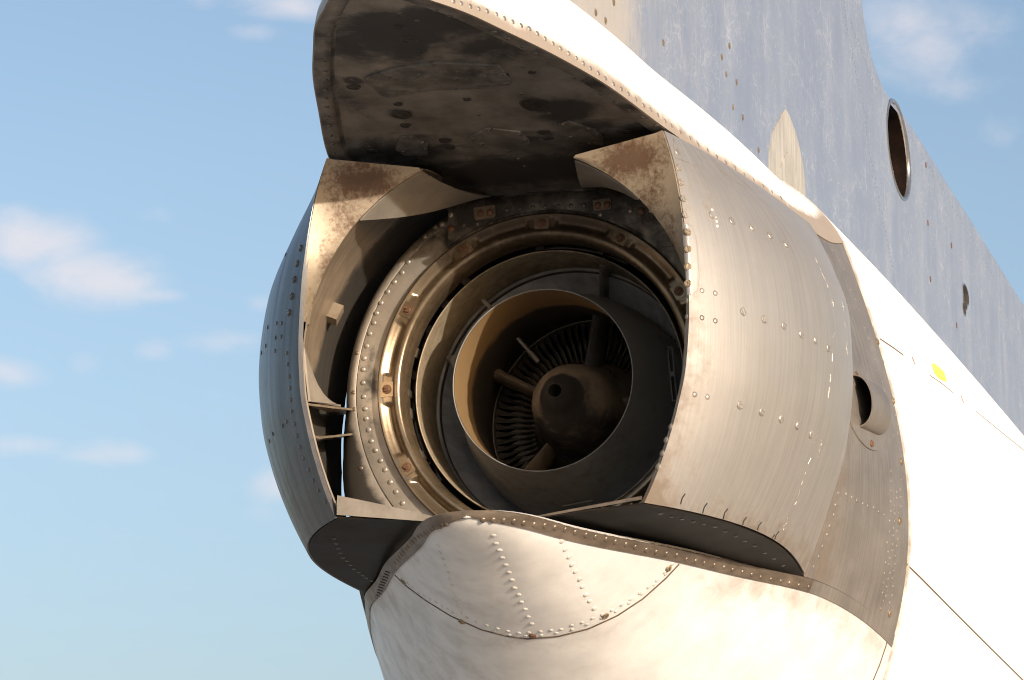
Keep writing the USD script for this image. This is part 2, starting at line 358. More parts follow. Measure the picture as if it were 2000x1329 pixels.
def cast(paths, px, py, far=True):
    """first point of the named surfaces under a photograph pixel: (point, normal facing the viewer)"""
    d = ray(px, py); best = None
    for p in ([paths] if isinstance(paths, str) else paths):
        v, f = GEO[p]
        a, b, c = v[f[:, 0]], v[f[:, 1]], v[f[:, 2]]
        e1, e2 = b - a, c - a; h = np.cross(d, e2); det = (e1 * h).sum(1)
        ok = np.abs(det) > 1e-14; inv = np.where(ok, 1 / np.where(ok, det, 1), 0)
        s = EYE - a; u = (s * h).sum(1) * inv; q = np.cross(s, e1); w = (q @ d) * inv; t = (e2 * q).sum(1) * inv
        hit = ok & (u >= -1e-6) & (w >= -1e-6) & (u + w <= 1 + 1e-6) & (t > 0)
        if hit.any():
            k = np.where(hit)[0][t[hit].argmin()]
            if best is None or t[k] < best[0]:
                n = np.cross(e1[k], e2[k]); n /= np.linalg.norm(n)
                best = (t[k], n if n @ d < 0 else -n)
    return None if best is None else (EYE + best[0] * d, best[1])


def along(pts, n, jit=0.0):
    """n points evenly along a polyline of pixels"""
    p = np.asarray(pts, float); s = np.r_[0, np.cumsum(np.linalg.norm(np.diff(p, axis=0), axis=1))]
    q = np.linspace(0, s[-1], n)
    out = np.stack([np.interp(q, s, p[:, 0]), np.interp(q, s, p[:, 1])], 1)
    return out + rng.normal(0, jit, out.shape) if jit else out


def spots(points):
    """primvar function: soft blobs. points: (xyz, radius, weight)"""
    def f(v):
        d = np.zeros(len(v))
        for c, r, w in points:
            q = np.linalg.norm((v - np.asarray(c)) / np.asarray(r), axis=1)
            d = np.maximum(d, w * np.clip(1.25 - q, 0, 1)) if w > 0 else d + w * np.clip(1.25 - q, 0, 1)
        return d
    return f


N_RIVET = [0]
LEFT = {}


def rivet(surf, px, py, r=.0075, h=None, mat="rivet", name="rivet", parent=None, n=10):
    hit = cast(surf, px, py)
    if hit is None: return
    par = parent or (surf if isinstance(surf, str) else surf[0])
    g = dome(hit[0], hit[1], r, h or r * (.26 if mat == "panel" else .40), n)
    if name == "rivet":
        N_RIVET[0] += 1
        if N_RIVET[0] > 300:
            LEFT.setdefault((par, mat), []).append(g); return
    obj(name, g, mat, par)


def rivets(surf, pts, n, r=.0075, mat="rivet", jit=.6, **k):
    for px, py in along(pts, n, jit): rivet(surf, px, py, r * rng.uniform(.92, 1.08), mat=mat, **k)


def screw(surf, px, py, r=.009, mat="rivet", name="screw", parent=None, slot=True, h=.003):
    hit = cast(surf, px, py)
    if hit is None: return
    par = parent or (surf if isinstance(surf, str) else surf[0])
    p, n = hit; F = frame(n); a = rng.uniform(0, math.pi)
    g = [disc_head(p, n, r, h)]
    if slot:
        # a proud cross of metal around a recess reads as the cut: two low raised quarters left between slots
        t = np.cos(a) * F[0] + np.sin(a) * F[1]; b = np.cross(F[2], t)
        R = np.stack([t, b, F[2]])
        for s in (-1, 1):
            g.append(box(p + F[2] * (h + .0006) + b * s * r * .42, (r * 1.2, r * .42, .0014), R))
    obj(name, join(g), mat, par, smooth=30)


def ribbon(surf, pts, width, n=40, lift=.0012, name="panel_joint", mat="seam", parent=None, th=.0009):
    """a thin raised strip of sealant lying on a surface along a pixel polyline"""
    hits = [cast(surf, *p) for p in along(pts, n)]
    hits = [h for h in hits if h is not None]
    if len(hits) < 2: return
    P = np.array([h[0] for h in hits]); Nn = np.array([h[1] for h in hits]); T = np.gradient(P, axis=0)
    B = np.cross(Nn, T); B /= np.maximum(np.linalg.norm(B, axis=1, keepdims=True), 1e-9)
    hw = width / 2
    rows = [P - B * hw - Nn * .001, P - B * hw * .8 + Nn * (lift), P + B * hw * .8 + Nn * (lift), P + B * hw - Nn * .001]
    return obj(name, grid(np.stack(rows)), mat, parent or (surf if isinstance(surf, str) else surf[0]))


def patch(surf, poly, th=.003, mat="soot", name="cover_plate", parent=None, prims=None, n=9, label=None):
    """a thin plate lying on a surface, its outline given by pixels (convex-ish); follows the surface"""
    hits = [cast(surf, *p) for p in along(list(poly) + [poly[0]], n * len(poly))[:-1]]
    hits = [h for h in hits if h is not None]
    P = np.array([h[0] for h in hits]); Nn = np.array([h[1] for h in hits])
    c = P.mean(0); nc = Nn.mean(0); nc /= np.linalg.norm(nc)
    cc = np.mean([p for p in poly], axis=0); hc = cast(surf, *cc)
    if hc is not None: c, nc = hc[0], hc[1]
    rows = [P - Nn * .001, P + Nn * th * .7, P + (c - P) * .03 + Nn * th] + [None] * 4
    for k, q in enumerate((.28, .52, .76, .999)):
        # inner rings are dropped on the real surface so that the plate follows its curve
        pts = []
        for p0, nn in zip(P, Nn):
            z = p0 + (c - p0) * q; w = z - EYE; px = 1000 + FOC * (w @ RGT) / (w @ DIR); py = 664.5 - FOC * (w @ UPV) / (w @ DIR)
            h_ = cast(surf, px, py); pts.append(h_[0] + h_[1] * th if h_ is not None else z + nn * th)
        rows[3 + k] = np.array(pts)
    return obj(name, grid(np.stack(rows), True), mat, parent or (surf if isinstance(surf, str) else surf[0]), prims=prims, smooth=40 if not prims else True, label=label)


# ------------------------------------------------------------------ ground (never in the picture, it throws warm light up)
g = obj("ground", (np.array([[-3000, -3000, -3.4], [3000, -3000, -3.4], [3000, 3000, -3.4], [-3000, 3000, -3.4]], float), np.array([[0, 1, 2], [0, 2, 3]])), "seam", "/World", smooth=False)
M["ground"] = plain("apron_concrete", (.42, .405, .375), 0, .9, .2, .7)
UsdShade.MaterialBindingAPI.Apply(stage.GetPrimAtPath(g)).Bind(M["ground"])
stage.GetPrimAtPath(g).SetCustomDataByKey("kind", "structure")
stage.GetPrimAtPath(g).SetCustomDataByKey("label", "flat pale concrete apron under the aircraft")

# ------------------------------------------------------------------ tail body: section curves by station Y
wB = pch([(-1.449, .0), (-1.444, .03), (-1.42, .07), (-1.35, .115), (-1.25, .169), (-1.14, .21), (-.96, .274), (-.75, .335), (-.44, .414), (-.22, .452), (.05, .510), (.26, .546), (.56, .580), (.9, .603)])
zR = pch([(-1.44, .514), (-1.0, .51), (-.76, .506), (-.44, .481), (0, .477), (.45, .482), (.7, .50), (.9, .545)])
zT = pch([(-1.449, .526), (-1.435, .59), (-1.38, .67), (-1.24, .755), (-1.05, .80), (-.76, .825), (-.5, .835), (.2, .825), (.9, .845)])
lB = pch([(-1.44, 8), (-.46, 10), (0, 12), (.9, 28)])
wC = pch([(-.665, 0), (-.66, .04), (-.645, .072), (-.60, .118), (-.45, .195), (-.25, .302), (-.13, .362), (.1, .458), (.36, .575), (.9, .713)])
zC = pch([(-.665, -.442), (-.3, -.457), (.36, -.457), (.9, -.532)])
zB = pch([(-.665, -.452), (-.65, -.468), (-.6, -.490), (-.45, -.536), (-.3, -.590), (-.12, -.657), (.3, -.865), (.9, -1.23)])
lC = pch([(-.66, 30), (-.45, 42), (-.12, 45), (.36, 24), (.9, 15)])


def bez(p0, p1, p2, p3, t):
    t = np.asarray(t)[:, None]
    return (1 - t) ** 3 * np.asarray(p0) + 3 * (1 - t) ** 2 * t * np.asarray(p1) + 3 * (1 - t) * t * t * np.asarray(p2) + t ** 3 * np.asarray(p3)


def upper(Y, t, side=1):
    w, z0, z1, l = float(wB(Y)), float(zR(Y)), float(zT(Y)), math.radians(float(lB(Y)))
    h = z1 - z0; q = bez((w, z0), (w - .55 * h * math.tan(l), z0 + .55 * h), (w * .58, z1), (0, z1), t)
    return np.stack([q[:, 0] * side, np.full(len(q), Y), q[:, 1]], 1)


def lower(Y, t, side=1):
    w, z0, z1, l = float(wC(Y)), float(zC(Y)), float(zB(Y)), math.radians(float(lC(Y)))
    h = z0 - z1; q = bez((w, z0), (w - .55 * h * math.tan(l), z0 - .55 * h), (w * .6, z1), (0, z1), t)
    return np.stack([q[:, 0] * side, np.full(len(q), Y), q[:, 1]], 1)


def around(f, Y, t):
    """port rim -> centre -> starboard rim"""
    a, b = f(Y, t, -1), f(Y, t, 1)
    return np.vstack([a, b[::-1][1:]])


YJ = .9
tt = np.linspace(0, 1, 40) ** 1.25
Yu = np.unique(np.r_[-1.449 + .28 * np.linspace(0, 1, 26) ** 2.2, np.linspace(-1.165, YJ, 70)])
Pu = np.array([around(upper, y, tt) for y in Yu])


def rimdirt(v):
    """grime that collects along the lower edge of the upper fairing"""
    h = v[:, 2] - zR(v[:, 1])
    return .85 * np.clip(1 - (h - .026 - .06 * np.clip((v[:, 1] - .42) / .48, 0, 1)) / .034, 0, 1) + .05


def upper_dirt(v): return rimdirt(v)


upper_p = obj("upper_fairing", shell(Pu, .012, (0, .1, .3)), "white", prims={"dirt_shade": upper_dirt}, label="long white overhanging fairing above the exhaust")
Yl = np.unique(np.r_[-.665 + .25 * np.linspace(0, 1, 20) ** 2.2, np.linspace(-.415, YJ, 50)])
Pl = np.array([around(lower, y, tt) for y in Yl])


def lower_dirt_shade(v):
    h = zC(v[:, 1]) - v[:, 2]
    seam = np.exp(-((v[:, 1] + .10) / .05) ** 2) * .40
    edge = .75 * np.clip(1 - (h - .05) / .10, 0, 1) * np.clip((v[:, 1] + .1) / .2, 0, 1)
    aft = .42 * np.clip((-.1 - v[:, 1]) / .1, 0, 1) * np.clip((.22 - v[:, 0]) / .25, 0, 1)  # aft cap: grime plus shade painted in towards port
    port = .52 * np.clip((.10 - v[:, 0]) / .38, 0, 1)  # port half darkened: the shade there is put into the colour
    below = .34 * np.clip((v[:, 1] + .13) / .06, 0, 1) * np.clip(1 - (v[:, 1] + .1) / .35, 0, 1)
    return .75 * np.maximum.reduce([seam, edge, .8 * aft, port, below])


lower_p = obj("lower_fairing", shell(Pl, .012, (0, .3, -.4)), "chin", prims={"dirt_shade": lower_dirt_shade}, label="rounded white fairing below the exhaust")

# forward fuselage
hwF = pch([(.9, .753), (2, .84), (5, .99), (9, 1.08), (16, 1.1)])
ztF = pch([(.9, .85), (2, .90), (5, 1.0), (9, 1.13), (16, 1.13)])
zbF = pch([(.9, -1.235), (2, -1.5), (5, -1.85), (9, -2.0), (16, -2.0)])
ringJ = np.vstack([around(lower, YJ, tt), np.zeros((0, 3))])
up_j = around(upper, YJ, tt)
xs = np.linspace(0, 1, 26)[1:-1]


def side_x(Y, z):
    """half-width of the flank between the two rims"""
    a, b = float(wC(Y)), float(wB(Y)); za, zb = float(zC(Y)), float(zR(Y))
    s = (np.asarray(z) - za) / (zb - za)
    bulge = interp([(.2, .065), (.5, .078), (.9, .086)], Y)
    return a + (b - a) * s + bulge * 4 * s * (1 - s) * (1 - .25 * (2 * s - 1))


zs = float(zC(YJ)) + (float(zR(YJ)) - float(zC(YJ))) * xs
sb = np.stack([side_x(YJ, zs), np.full(len(zs), YJ), zs], 1)
pt = sb[::-1] * [-1, 1, 1]
loop = np.vstack([around(lower, YJ, tt), sb, up_j[::-1], pt])
loop = loop + [0, .003, 0]
Yf = np.r_[YJ + .003, YJ + .01, np.linspace(YJ + .05, 2, 10), np.linspace(2.3, 16, 26)]
h0, c0 = (float(ztF(.9)) - float(zbF(.9))) / 2, (float(ztF(.9)) + float(zbF(.9))) / 2
Pf = []
for y in Yf:
    h, c = (float(ztF(y)) - float(zbF(y))) / 2, (float(ztF(y)) + float(zbF(y))) / 2
    k = 1.004 if y > YJ + .005 else .99
    Pf.append(np.stack([loop[:, 0] * float(hwF(y)) / .753 * k, np.full(len(loop), y), (loop[:, 2] - c0) * h / h0 * k + c], 1))
fus_p = obj("fuselage", grid(np.array(Pf), True), "white", prims={"dirt_shade": lambda v: .9 * np.clip(1 - (v[:, 1] - .9) / .035, 0, 1) + .02})

# flank panel, bare metal, starboard only aft of the frame (the port side keeps the forward part)
nz_ = 60
YG = .485      # an open joint in the port flank lets a sliver of sky through


def flank(y0, y1, side, ny=30, bot=True):
    rows = []
    for y in np.linspace(y0, y1, ny):
        z = np.linspace(float(zC(y)) + .001, float(zR(y)) - .001, nz_)
        rows.append(np.stack([side * side_x(y, z), np.full(nz_, y), z], 1))
    return np.array(rows)


def panel_dirt(v):
    return .5 * np.clip(1 - np.abs(v[:, 1] - .42) / .12, 0, 1) + .25 * np.clip((v[:, 1] - .82) / .08, 0, 1) + .05


panel_p = obj("side_panel", shell(flank(.12, YJ - .001, 1), .01, (0, .5, 0)), "panel", prims={"dirt_shade": panel_dirt}, label="bare heat-stained metal flank panel")
obj("side_panel", shell(flank(.60, YJ - .001, -1, 10), .01, (0, .5, 0)), "panel")

# rim strips: bronze bands along the lower edge of the upper fairing and the upper edge of the lower fairing
def strip_surface(f, Ya, t1, side, lift, n=110, k=6):
    rows = []
    for y in Ya:
        p = f(y, np.linspace(0, 1, 60), side)
        s = np.r_[0, np.cumsum(np.linalg.norm(np.diff(p, axis=0), axis=1))]
        q = np.linspace(0, min(t1(y) if callable(t1) else t1, s[-1] * .9), k)
        rows.append(np.stack([np.interp(q, s, p[:, c]) for c in range(3)], 1))
    P = np.array(rows)
    return P


def band(f, width, lift, Ys):
    a = strip_surface(f, Ys, width, -1, lift); b = strip_surface(f, Ys[1:], width, 1, lift)
    return np.concatenate([a[::-1], b], 0)


def lifted(P, d):
    return P + gnormals(P) * d


ys = np.r_[-.6645 + .2 * np.linspace(0, 1, 26) ** 2.2, np.linspace(-.45, .40, 44)]
Pb = band(lower, .034, .003, ys)
nb = gnormals(Pb)
if (nb * (Pb - [0, .3, -.4])).sum() < 0: nb = -nb
chin_strip = obj("rim_strip", shell(Pb + nb * .0035, .006, (0, .3, -.4)), "strip", lower_p, prims={"dirt_shade": lambda v: .25 + 0 * v[:, 0]})
for sd_ in (1, -1):
    Pq = strip_surface(lower, np.linspace(.402, .899, 26), .034, sd_, 0); nq = gnormals(Pq)
    if (nq * (Pq - [0, .3, -.4])).sum() < 0: nq = -nq
    obj("lower_strip", shell(Pq + nq * .002, .006, (0, .3, -.4)), "panel", panel_p, prims={"dirt_shade": lambda v: .1 + 0 * v[:, 0]})
ys = np.r_[-1.4485 + .25 * np.linspace(0, 1, 30) ** 2.2, np.linspace(-1.19, .899, 76)]
Pb = band(upper, lambda y: .036 + .06 * max(0, (y - .42) / .48) ** 1.1, .003, ys)
nb = gnormals(Pb)
if (nb * (Pb - [0, .1, .3])).sum() < 0: nb = -nb
beak_strip = obj("rim_strip", shell(Pb + nb * .003, .006, (0, .1, .3)), "white", upper_p, prims={"dirt_shade": lambda v: 1.0 - .42 * np.clip((v[:, 2] - zR(v[:, 1]) - .016) / .022, 0, 1) * np.clip((.46 - v[:, 1]) / .2, 0, 1) + .3 * np.clip((v[:, 1] - .4) / .2, 0, 1)})

# underside of the upper fairing: rim flange, then the sooty plate set up inside it
def rim_loop(inset, dz, Ys):
    L = []
    for s, seq in ((-1, Ys[::-1]), (1, Ys[1:])):
        for y in seq:
            L.append((s * float(wB(y)), y, float(zR(y))))
    P = np.array(L); T = np.gradient(P, axis=0); T[:, 2] = 0; T /= np.linalg.norm(T, axis=1, keepdims=True)
    inw = np.stack([T[:, 1], -T[:, 0], 0 * T[:, 0]], 1)
    if inw[0, 0] < 0: inw = -inw
    Q = P + inw * inset; Q[:, 2] += dz
    return Q


Yr = np.unique(np.r_[-1.449 + .3 * np.linspace(0, 1, 34) ** 2.2, np.linspace(-1.145, .10, 62)])
Ra, Rb, Rc, Rd = rim_loop(.0005, -.002, Yr), rim_loop(.036, -.001, Yr), rim_loop(.038, .008, Yr), rim_loop(.046, .010, Yr)
flange_p = obj("rim_flange", grid(np.stack([Ra, (Ra + Rb) / 2 + [0, 0, -.001], Rb, Rc, Rd])), "soot", upper_p, prims={"dirt_shade": lambda v: .34 + .2 * np.sin(v[:, 1] * 40) * np.sin(v[:, 0] * 23)}, smooth=True)
half = len(Rd) // 2
inner = Rd
# plate as rows across
rows = []
nS = len(inner) // 2
portL, stbL = inner[:nS + 1][::-1], inner[nS:]
k = min(len(portL), len(stbL))
for i in range(k):
    a, b = portL[i], stbL[i]
    s = np.linspace(0, 1, 60)[:, None]
    rows.append(a + (b - a) * s)
Pp = np.array(rows)


def at_plate(px, py, Z=.505): return un(px, py, Z=Z)


plate_spots = [(at_plate(760, 85), (.17, .20, .1), .95), (at_plate(690, 105), (.07, .14, .1), .75), (at_plate(860, 55), (.15, .12, .1), .85), (at_plate(960, 110), (.13, .12, .1), .65), (at_plate(820, 155), (.15, .07, .1), .62), (at_plate(920, 165), (.10, .06, .1), .58),
               (at_plate(750, 165), (.06, .06, .1), .7), (at_plate(1045, 205), (.035, .05, .1), 1.0), (at_plate(1110, 215), (.09, .09, .1), .85), (at_plate(1170, 235), (.10, .06, .1), .6),
               (at_plate(690, 170), (.028, .03, .1), 1.0), (at_plate(782, 225), (.035, .03, .1), .85), (at_plate(870, 275), (.035, .035, .1), .8), (at_plate(820, 260), (.04, .03, .1), .5),
               (at_plate(1250, 245), (.08, .1, .1), .7), (at_plate(1200, 285, .49), (.22, .14, .2), .62), (at_plate(1000, 335, .49), (.5, .16, .2), .85), (at_plate(760, 300, .49), (.25, .12, .2), .66), (at_plate(660, 200, .49), (.04, .3, .2), .5), (at_plate(1060, 270, .49), (.14, .07, .2), .45), (at_plate(935, 70), (.2, .1, .1), .5)]
plate_p = obj("underside_plate", grid(Pp), "soot", upper_p, prims={"dirt_shade": lambda v: spots(plate_spots)(v) + .05}, label="sooty flat underside plate")
# a closing web above the plate so that the fairing is not hollow to the sky
obj("top_web", grid(np.array([[p + [0, 0, .03] for p in r] for r in Pp[::6]])), "soot", upper_p)

# ------------------------------------------------------------------ reverser doors
TE = [(-.412, .367), (-.32, .406), (-.2, .443), (-.09, .465), (.03, .472), (.14, .470), (.25, .461), (.37, .443), (.472, .415)]
LE = [(-.45, .575), (-.28, .637), (-.12, .683), (.04, .700), (.2, .695), (.33, .66), (.495, .585)]
BU = [(-.45, .100), (-.2, .128), (.05, .135), (.2, .125), (.35, .085), (.44, .035), (.5, .010)]
teX, leX, buX = pch(TE), pch(LE), pch(BU)
NV, NU = 70, 48


def door_grid(off=0.0, u0=0.0, u1=1.0, nu=NU):
    v = np.linspace(0, 1, NV); P = np.zeros((nu, NV, 3))
    zt_, zl_ = -.412 + .884 * v, -.450 + .928 * v
    Yt, Yl_ = -.496 + .037 * v, .36 + .09 * v
    for i, u in enumerate(np.linspace(u0, u1, nu)):
        z = zt_ + (zl_ - zt_) * u
        x = teX(zt_) + (leX(zl_) - teX(zt_)) * u + buX(z) * 4 * u * (1 - u) * (1 + .28 * (1 - 2 * u))
        P[i] = np.stack([x, Yt + (Yl_ - Yt) * u, z], 1)
    if off:
        P = P + gnormals(P) * off * np.sign(gnormals(P)[nu // 2, NV // 2, 0]) * -1
    return P


def door(side):
    S = np.array([side, 1, 1.0])
    G = door_grid()
    fl = (gnormals(G)[10, 30, 0] < 0) ^ (side < 0)
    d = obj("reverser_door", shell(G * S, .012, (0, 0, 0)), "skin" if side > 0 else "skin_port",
            prims={"dirt_shade": door_dirt if side > 0 else (lambda v: .12 + .3 * np.clip((-.1 - v[:, 2]) / .3, 0, 1))}, label="right reverser door of brushed bare metal" if side > 0 else "left reverser door, seen edge on")
    # inner lining: a dished wall from the trailing edge lip forward to the exhaust bulkhead
    thl = np.radians(np.linspace(-47, 67, 80)); rows = []
    rend = np.interp(np.degrees(thl), [-48, -40, -26, -14, 0, 30, 45, 67], [.682, .687, .666, .625, .603, .587, .576, .555])
    r0 = []
    for t in thl:
        zz = np.linspace(-.412, .472, 6000); xx = teX(zz); i = np.argmin(np.abs(np.arctan2(zz, xx) - t)); r0.append(min(np.hypot(xx[i], zz[i]) - .011, .474 if t > math.radians(8) else .6))
    r0 = np.array(r0)
    for u in np.linspace(0, 1, 26):
        r = r0 + (rend - r0) * u + .030 * np.sin(u * math.pi) ** .9
        rows.append(np.stack([r * np.cos(thl), np.full(len(thl), -.47 + .05 * np.clip(np.sin(thl) * 3, 0, 1)) * (1 - u) + .25 * u, np.maximum(r * np.sin(thl), -.400)], 1))
    Lg = np.array(rows)
    obj("inner_skin", sheet(Lg * S, .004, flip=bool((gnormals(Lg * S) * (Lg * S - [0, 0, 0])).sum() > 0)), "lining", d, prims={"dirt_shade": lambda v: 1.25 * np.clip((v[:, 1] - np.interp(v[:, 2], [-.35, -.14, -.05, .1, .35], [-.40, -.34, -.22, -.12, -.10])) / .10, 0, 1)})  # deep part painted dark: shade put into the lining colour
    # corner plate between the squared trailing edge and the round exhaust opening
    th = np.radians(np.linspace(9, 66.5, 46)); rows = [[], [], [], []]
    for t in th:
        c, s = math.cos(t), math.sin(t)
        zc_ = math.tan(t)
        # radial meeting the outline
        zz = np.linspace(.02, .472, 12000); xx = teX(zz); f = zz - xx * zc_
        if t < math.atan2(.472, .415):
            i = np.argmin(np.abs(f)); o = np.array([xx[i] - .004, -.4665, zz[i]])
        else:
            x1 = .415; lam = np.linspace(0, 1, 8000); X = .415 + (.185 - .415) * lam; Z = .470 + (.440 - .470) * lam
            i = np.argmin(np.abs(Z - X * zc_)); o = np.array([X[i], -.465 + .04 * lam[i], Z[i]])
        r = min(.472, np.hypot(o[0], o[2]) - .004)
        inn = np.array([r * c, -.425, r * s])
        rows[0].append(o); rows[1].append(o * .5 + inn * .5); rows[2].append(inn); rows[3].append(inn + [0.004 * c, .012, .004 * s])
    P = np.array(rows) * S
    n = gnormals(P); flp = n[1, 20, 1] > 0
    rs = [((side * .34, -.44, .42), (.12, .1, .06), 1.0), ((side * .37, -.44, .33), (.06, .1, .10), .72), ((side * .30, -.44, .40), (.09, .1, .05), .8), ((side * .42, -.44, .22), (.03, .1, .12), .62), ((side * .45, -.44, .12), (.02, .1, .08), .5)]
    cp = obj("corner_plate", sheet(P, .004, flip=flp), "corner", d, prims={"rust": spots(rs), "dirt_shade": spots([(np.array([side * .33, -.44, .42]), (.09, .1, .035), .72)])}, label="rust-spotted corner plate at the trailing edge")
    # shelf plate running from the inner edge of the corner plate forward to the bulkhead top
    A = P[2]
    A = A[27:]
    k = len(A)
    apex = np.linspace(0, 1, k)[:, None]
    e0, e1 = (np.array([-.172, -.03, .474]), np.array([-.136, -.02, .480])) if side < 0 else (np.array([.215, -.035, .483]), np.array([.105, -.03, .485]))
    B = e0 + (e1 - e0) * apex
    mid = [A + (B - A) * q + np.array([0, 0, -.012 * math.sin(q * math.pi)]) for q in np.linspace(0, 1, 14)]
    G2 = np.array(mid)
    obj("gusset_plate", sheet(G2 + [0, .012, 0], .003), "gusset", d, prims={"dirt_shade": lambda v: .3 * np.clip((v[:, 1] + .15) / .15, 0, 1)})
    # floor plate: dark glossy underside
    G0 = G[:, 0, :]
    xin = np.interp(G0[:, 1], [-.5, -.45, .1, .36], [.11, .11, .40, .56])
    F0 = np.stack([G0 - [.006, 0, .0], G0 * [.66, 1, 1] + np.stack([xin * .34, 0 * xin, 0 * xin], 1) + [0, 0, -.006], G0 * [.33, 1, 1] + np.stack([xin * .67, 0 * xin, 0 * xin], 1) + [0, 0, -.012], np.stack([xin, G0[:, 1], np.full(len(xin), -.434)], 1)], 1)
    F0[:, :, 2] -= .0
    obj("floor_plate", sheet(F0 * S, .004), "black", d, label="dark glossy lower end plate")
    # bright flange on the aft edge of the floor plate
    a, b = np.array([.362, -.500, -.405]), np.array([.09, -.497, -.437])
    q = np.linspace(0, 1, 20)[:, None]; lo = a + (b - a) * q; hi = lo + np.array([0, .004, 1]) * (.042 * (1 - q) ** .8 * (1 if side < 0 else .10) + .004)
    obj("floor_flange", sheet(np.stack([lo, hi]) * S, .003), "flange" if side < 0 else "strip", d)
    return d, cp


def door_dirt(v):
    edge = .62 * np.clip(1 - (v[:, 1] + .485) / .06, 0, 1) + .55 * np.clip(1 - (v[:, 2] + .42) / .075, 0, 1)
    b = spots([((.44, -.44, .13), (.07, .07, .12), .55), ((.46, -.40, .02), (.07, .06, .09), .42), ((.45, -.4, .3), (.2, .03, .12), .4), ((.45, -.45, -.12), (.1, .05, .14), .52), ((.40, -.42, -.3), (.1, .05, .12), .42), ((.55, -.2, .43), (.2, .3, .06), .38)])(v)
    return np.maximum(edge, b) + .06


M["skin_port"] = metal("bare_metal_skin_shaded", (.085, .085, .088), (.055, .054, .055), .5, .36, (3, 60, 2.0), dirt_shade=(.13, .09, .065), bump=.10, mott=.25, rust=(.30, .16, .07), dirt_metal=.5)  # darker copy of the door skin, port side shade in its colour
M["cup"] = metal("sooty_recess", (.05, .042, .034), (.022, .02, .018), .2, .5, (90, 90, 90), bump=.2, mott=.5, rust=(.13, .06, .025))
M["gusset"] = metal("gusset_alloy", (.36, .325, .28), (.30, .27, .235), .35, .42, (8, 8, 8), dirt_shade=(.03, .025, .02), bump=.12, mott=.25)
M["flange"] = metal("flange_alloy", (.36, .31, .25), (.26, .22, .175), .4, .42, (12, 12, 12), bump=.15, mott=.2)
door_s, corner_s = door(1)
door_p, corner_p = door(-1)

# ------------------------------------------------------------------ exhaust bulkhead, clamp ring
def rough_arc(v, r0=.455):
    a = np.arctan2(v[:, 2], v[:, 0]); r = np.hypot(v[:, 0], v[:, 2])
    top = .75 * np.clip((v[:, 2] - .30) / .12, 0, 1)
    low = .35 * np.clip((-.25 - v[:, 2]) / .12, 0, 1)
    out = (.55 + .6 * np.clip((.05 - v[:, 2]) / .2, 0, 1)) * np.clip((r - .492) / .022, 0, 1)  # outer flare: soot plus painted shade, heavier below
    b = spots([((-.235, -.01, .385), (.045, .06, .075), 1.0), ((-.15, -.01, .415), (.1, .06, .04), .7), ((.24, -.01, .40), (.06, .06, .08), 1.0), ((-.447, -.01, .03), (.014, .06, .10), .95), ((-.447, -.01, -.10), (.016, .06, .12), .6), ((.33, 0, .33), (.1, .1, .1), .6), ((.1, 0, .43), (.2, .1, .03), .8)])(v)
    return np.maximum.reduce([top, low, out, b]) + .04


bp = [(.418, .03), (.4185, .002), (.421, 0), (.44, .0), (.458, .0), (.4855, .001), (.4862, .006), (.4885, .0065), (.490, .002), (.500, .004), (.510, .011), (.518, .024), (.5235, .045), (.526, .08), (.526, .15), (.524, .22)]
_v, _f = revolve(bp, 240)
_a = np.degrees(np.arctan2(_v[:, 2], np.abs(_v[:, 0]))); _r = np.hypot(_v[:, 0], _v[:, 2])
_ext = np.interp(_a, [-60, -45, -30, -16, -4, 10, 40], [.07, .10, .085, .034, .004, 0, 0]) * np.clip((_r - .491) / (.526 - .491), 0, 1) ** .8
_v[:, 0] *= 1 + _ext / _r; _v[:, 2] *= 1 + _ext / _r * .6
bulk_p = obj("bulkhead", (_v, _f), "bulk", prims={"dirt_shade": rough_arc}, label="flanged exhaust bulkhead ring, sooty above and bright below")
# flat head plate above the ring
hp = np.array([[[x, y, z] for x in np.linspace(-.247, .33, 40)] for y, z in ((-.006, .425), (-.0075, .45), (-.006, .478), (.05, .486))])
hp[:, :, 2] = np.where(hp[:, :, 2] < .43, np.maximum(np.sqrt(np.maximum(.437 ** 2 - hp[:, :, 0] ** 2, 0)), .32), hp[:, :, 2])
head_p = obj("head_plate", sheet(hp, .004, True), "bulk", bulk_p, prims={"dirt_shade": lambda v: .62 + spots([((-.18, 0, .44), (.14, .1, .05), .8), ((.2, 0, .44), (.1, .1, .05), .7)])(v) * .4})
head_p = bulk_p if False else head_p

NB = 12
PH = math.pi + math.radians(.04)
nring = 720
ta = np.linspace(0, 2 * math.pi, nring, endpoint=False)
rel = (np.degrees(ta - PH) + 15) % 30 - 15            # degrees from the nearest bolt
grv = np.clip((np.abs(rel) - 4.6) / 1.6, 0, 1); grv = grv * grv * (3 - 2 * grv)
prof = [(.427, .02), (.427, -.012), (.4245, -.0185), (.4205, -.0195), (.416, -.016), (.409, -.0155), (.403, -.0155), (.396, -.0155), (.390, -.0155), (.386, -.0165), (.381, -.021), (.374, -.0225), (.366, -.0185), (.362, -.008), (.361, .01), (.361, .05)]
P = np.zeros((len(prof), nring, 3))
for i, (r, y) in enumerate(prof):
    d = 0.0
    if 5 <= i <= 8: d = .010 * (1 if i in (6, 7) else .35)
    P[i] = np.stack([r * np.cos(ta), y + d * grv, r * np.sin(ta)], 1)
ring_p = obj("clamp_ring", grid(P, True), "ring", prims={"dirt_shade": lambda v: .30 + .55 * np.clip((v[:, 2] - .28) / .1, 0, 1) - .25 * np.clip((-v[:, 2] - .0) / .1, 0, 1) + .25 * np.clip(np.hypot(v[:, 0], v[:, 2]) - .418, 0, .01) / .01}, label="pressed steel clamp ring with rusty bolts")
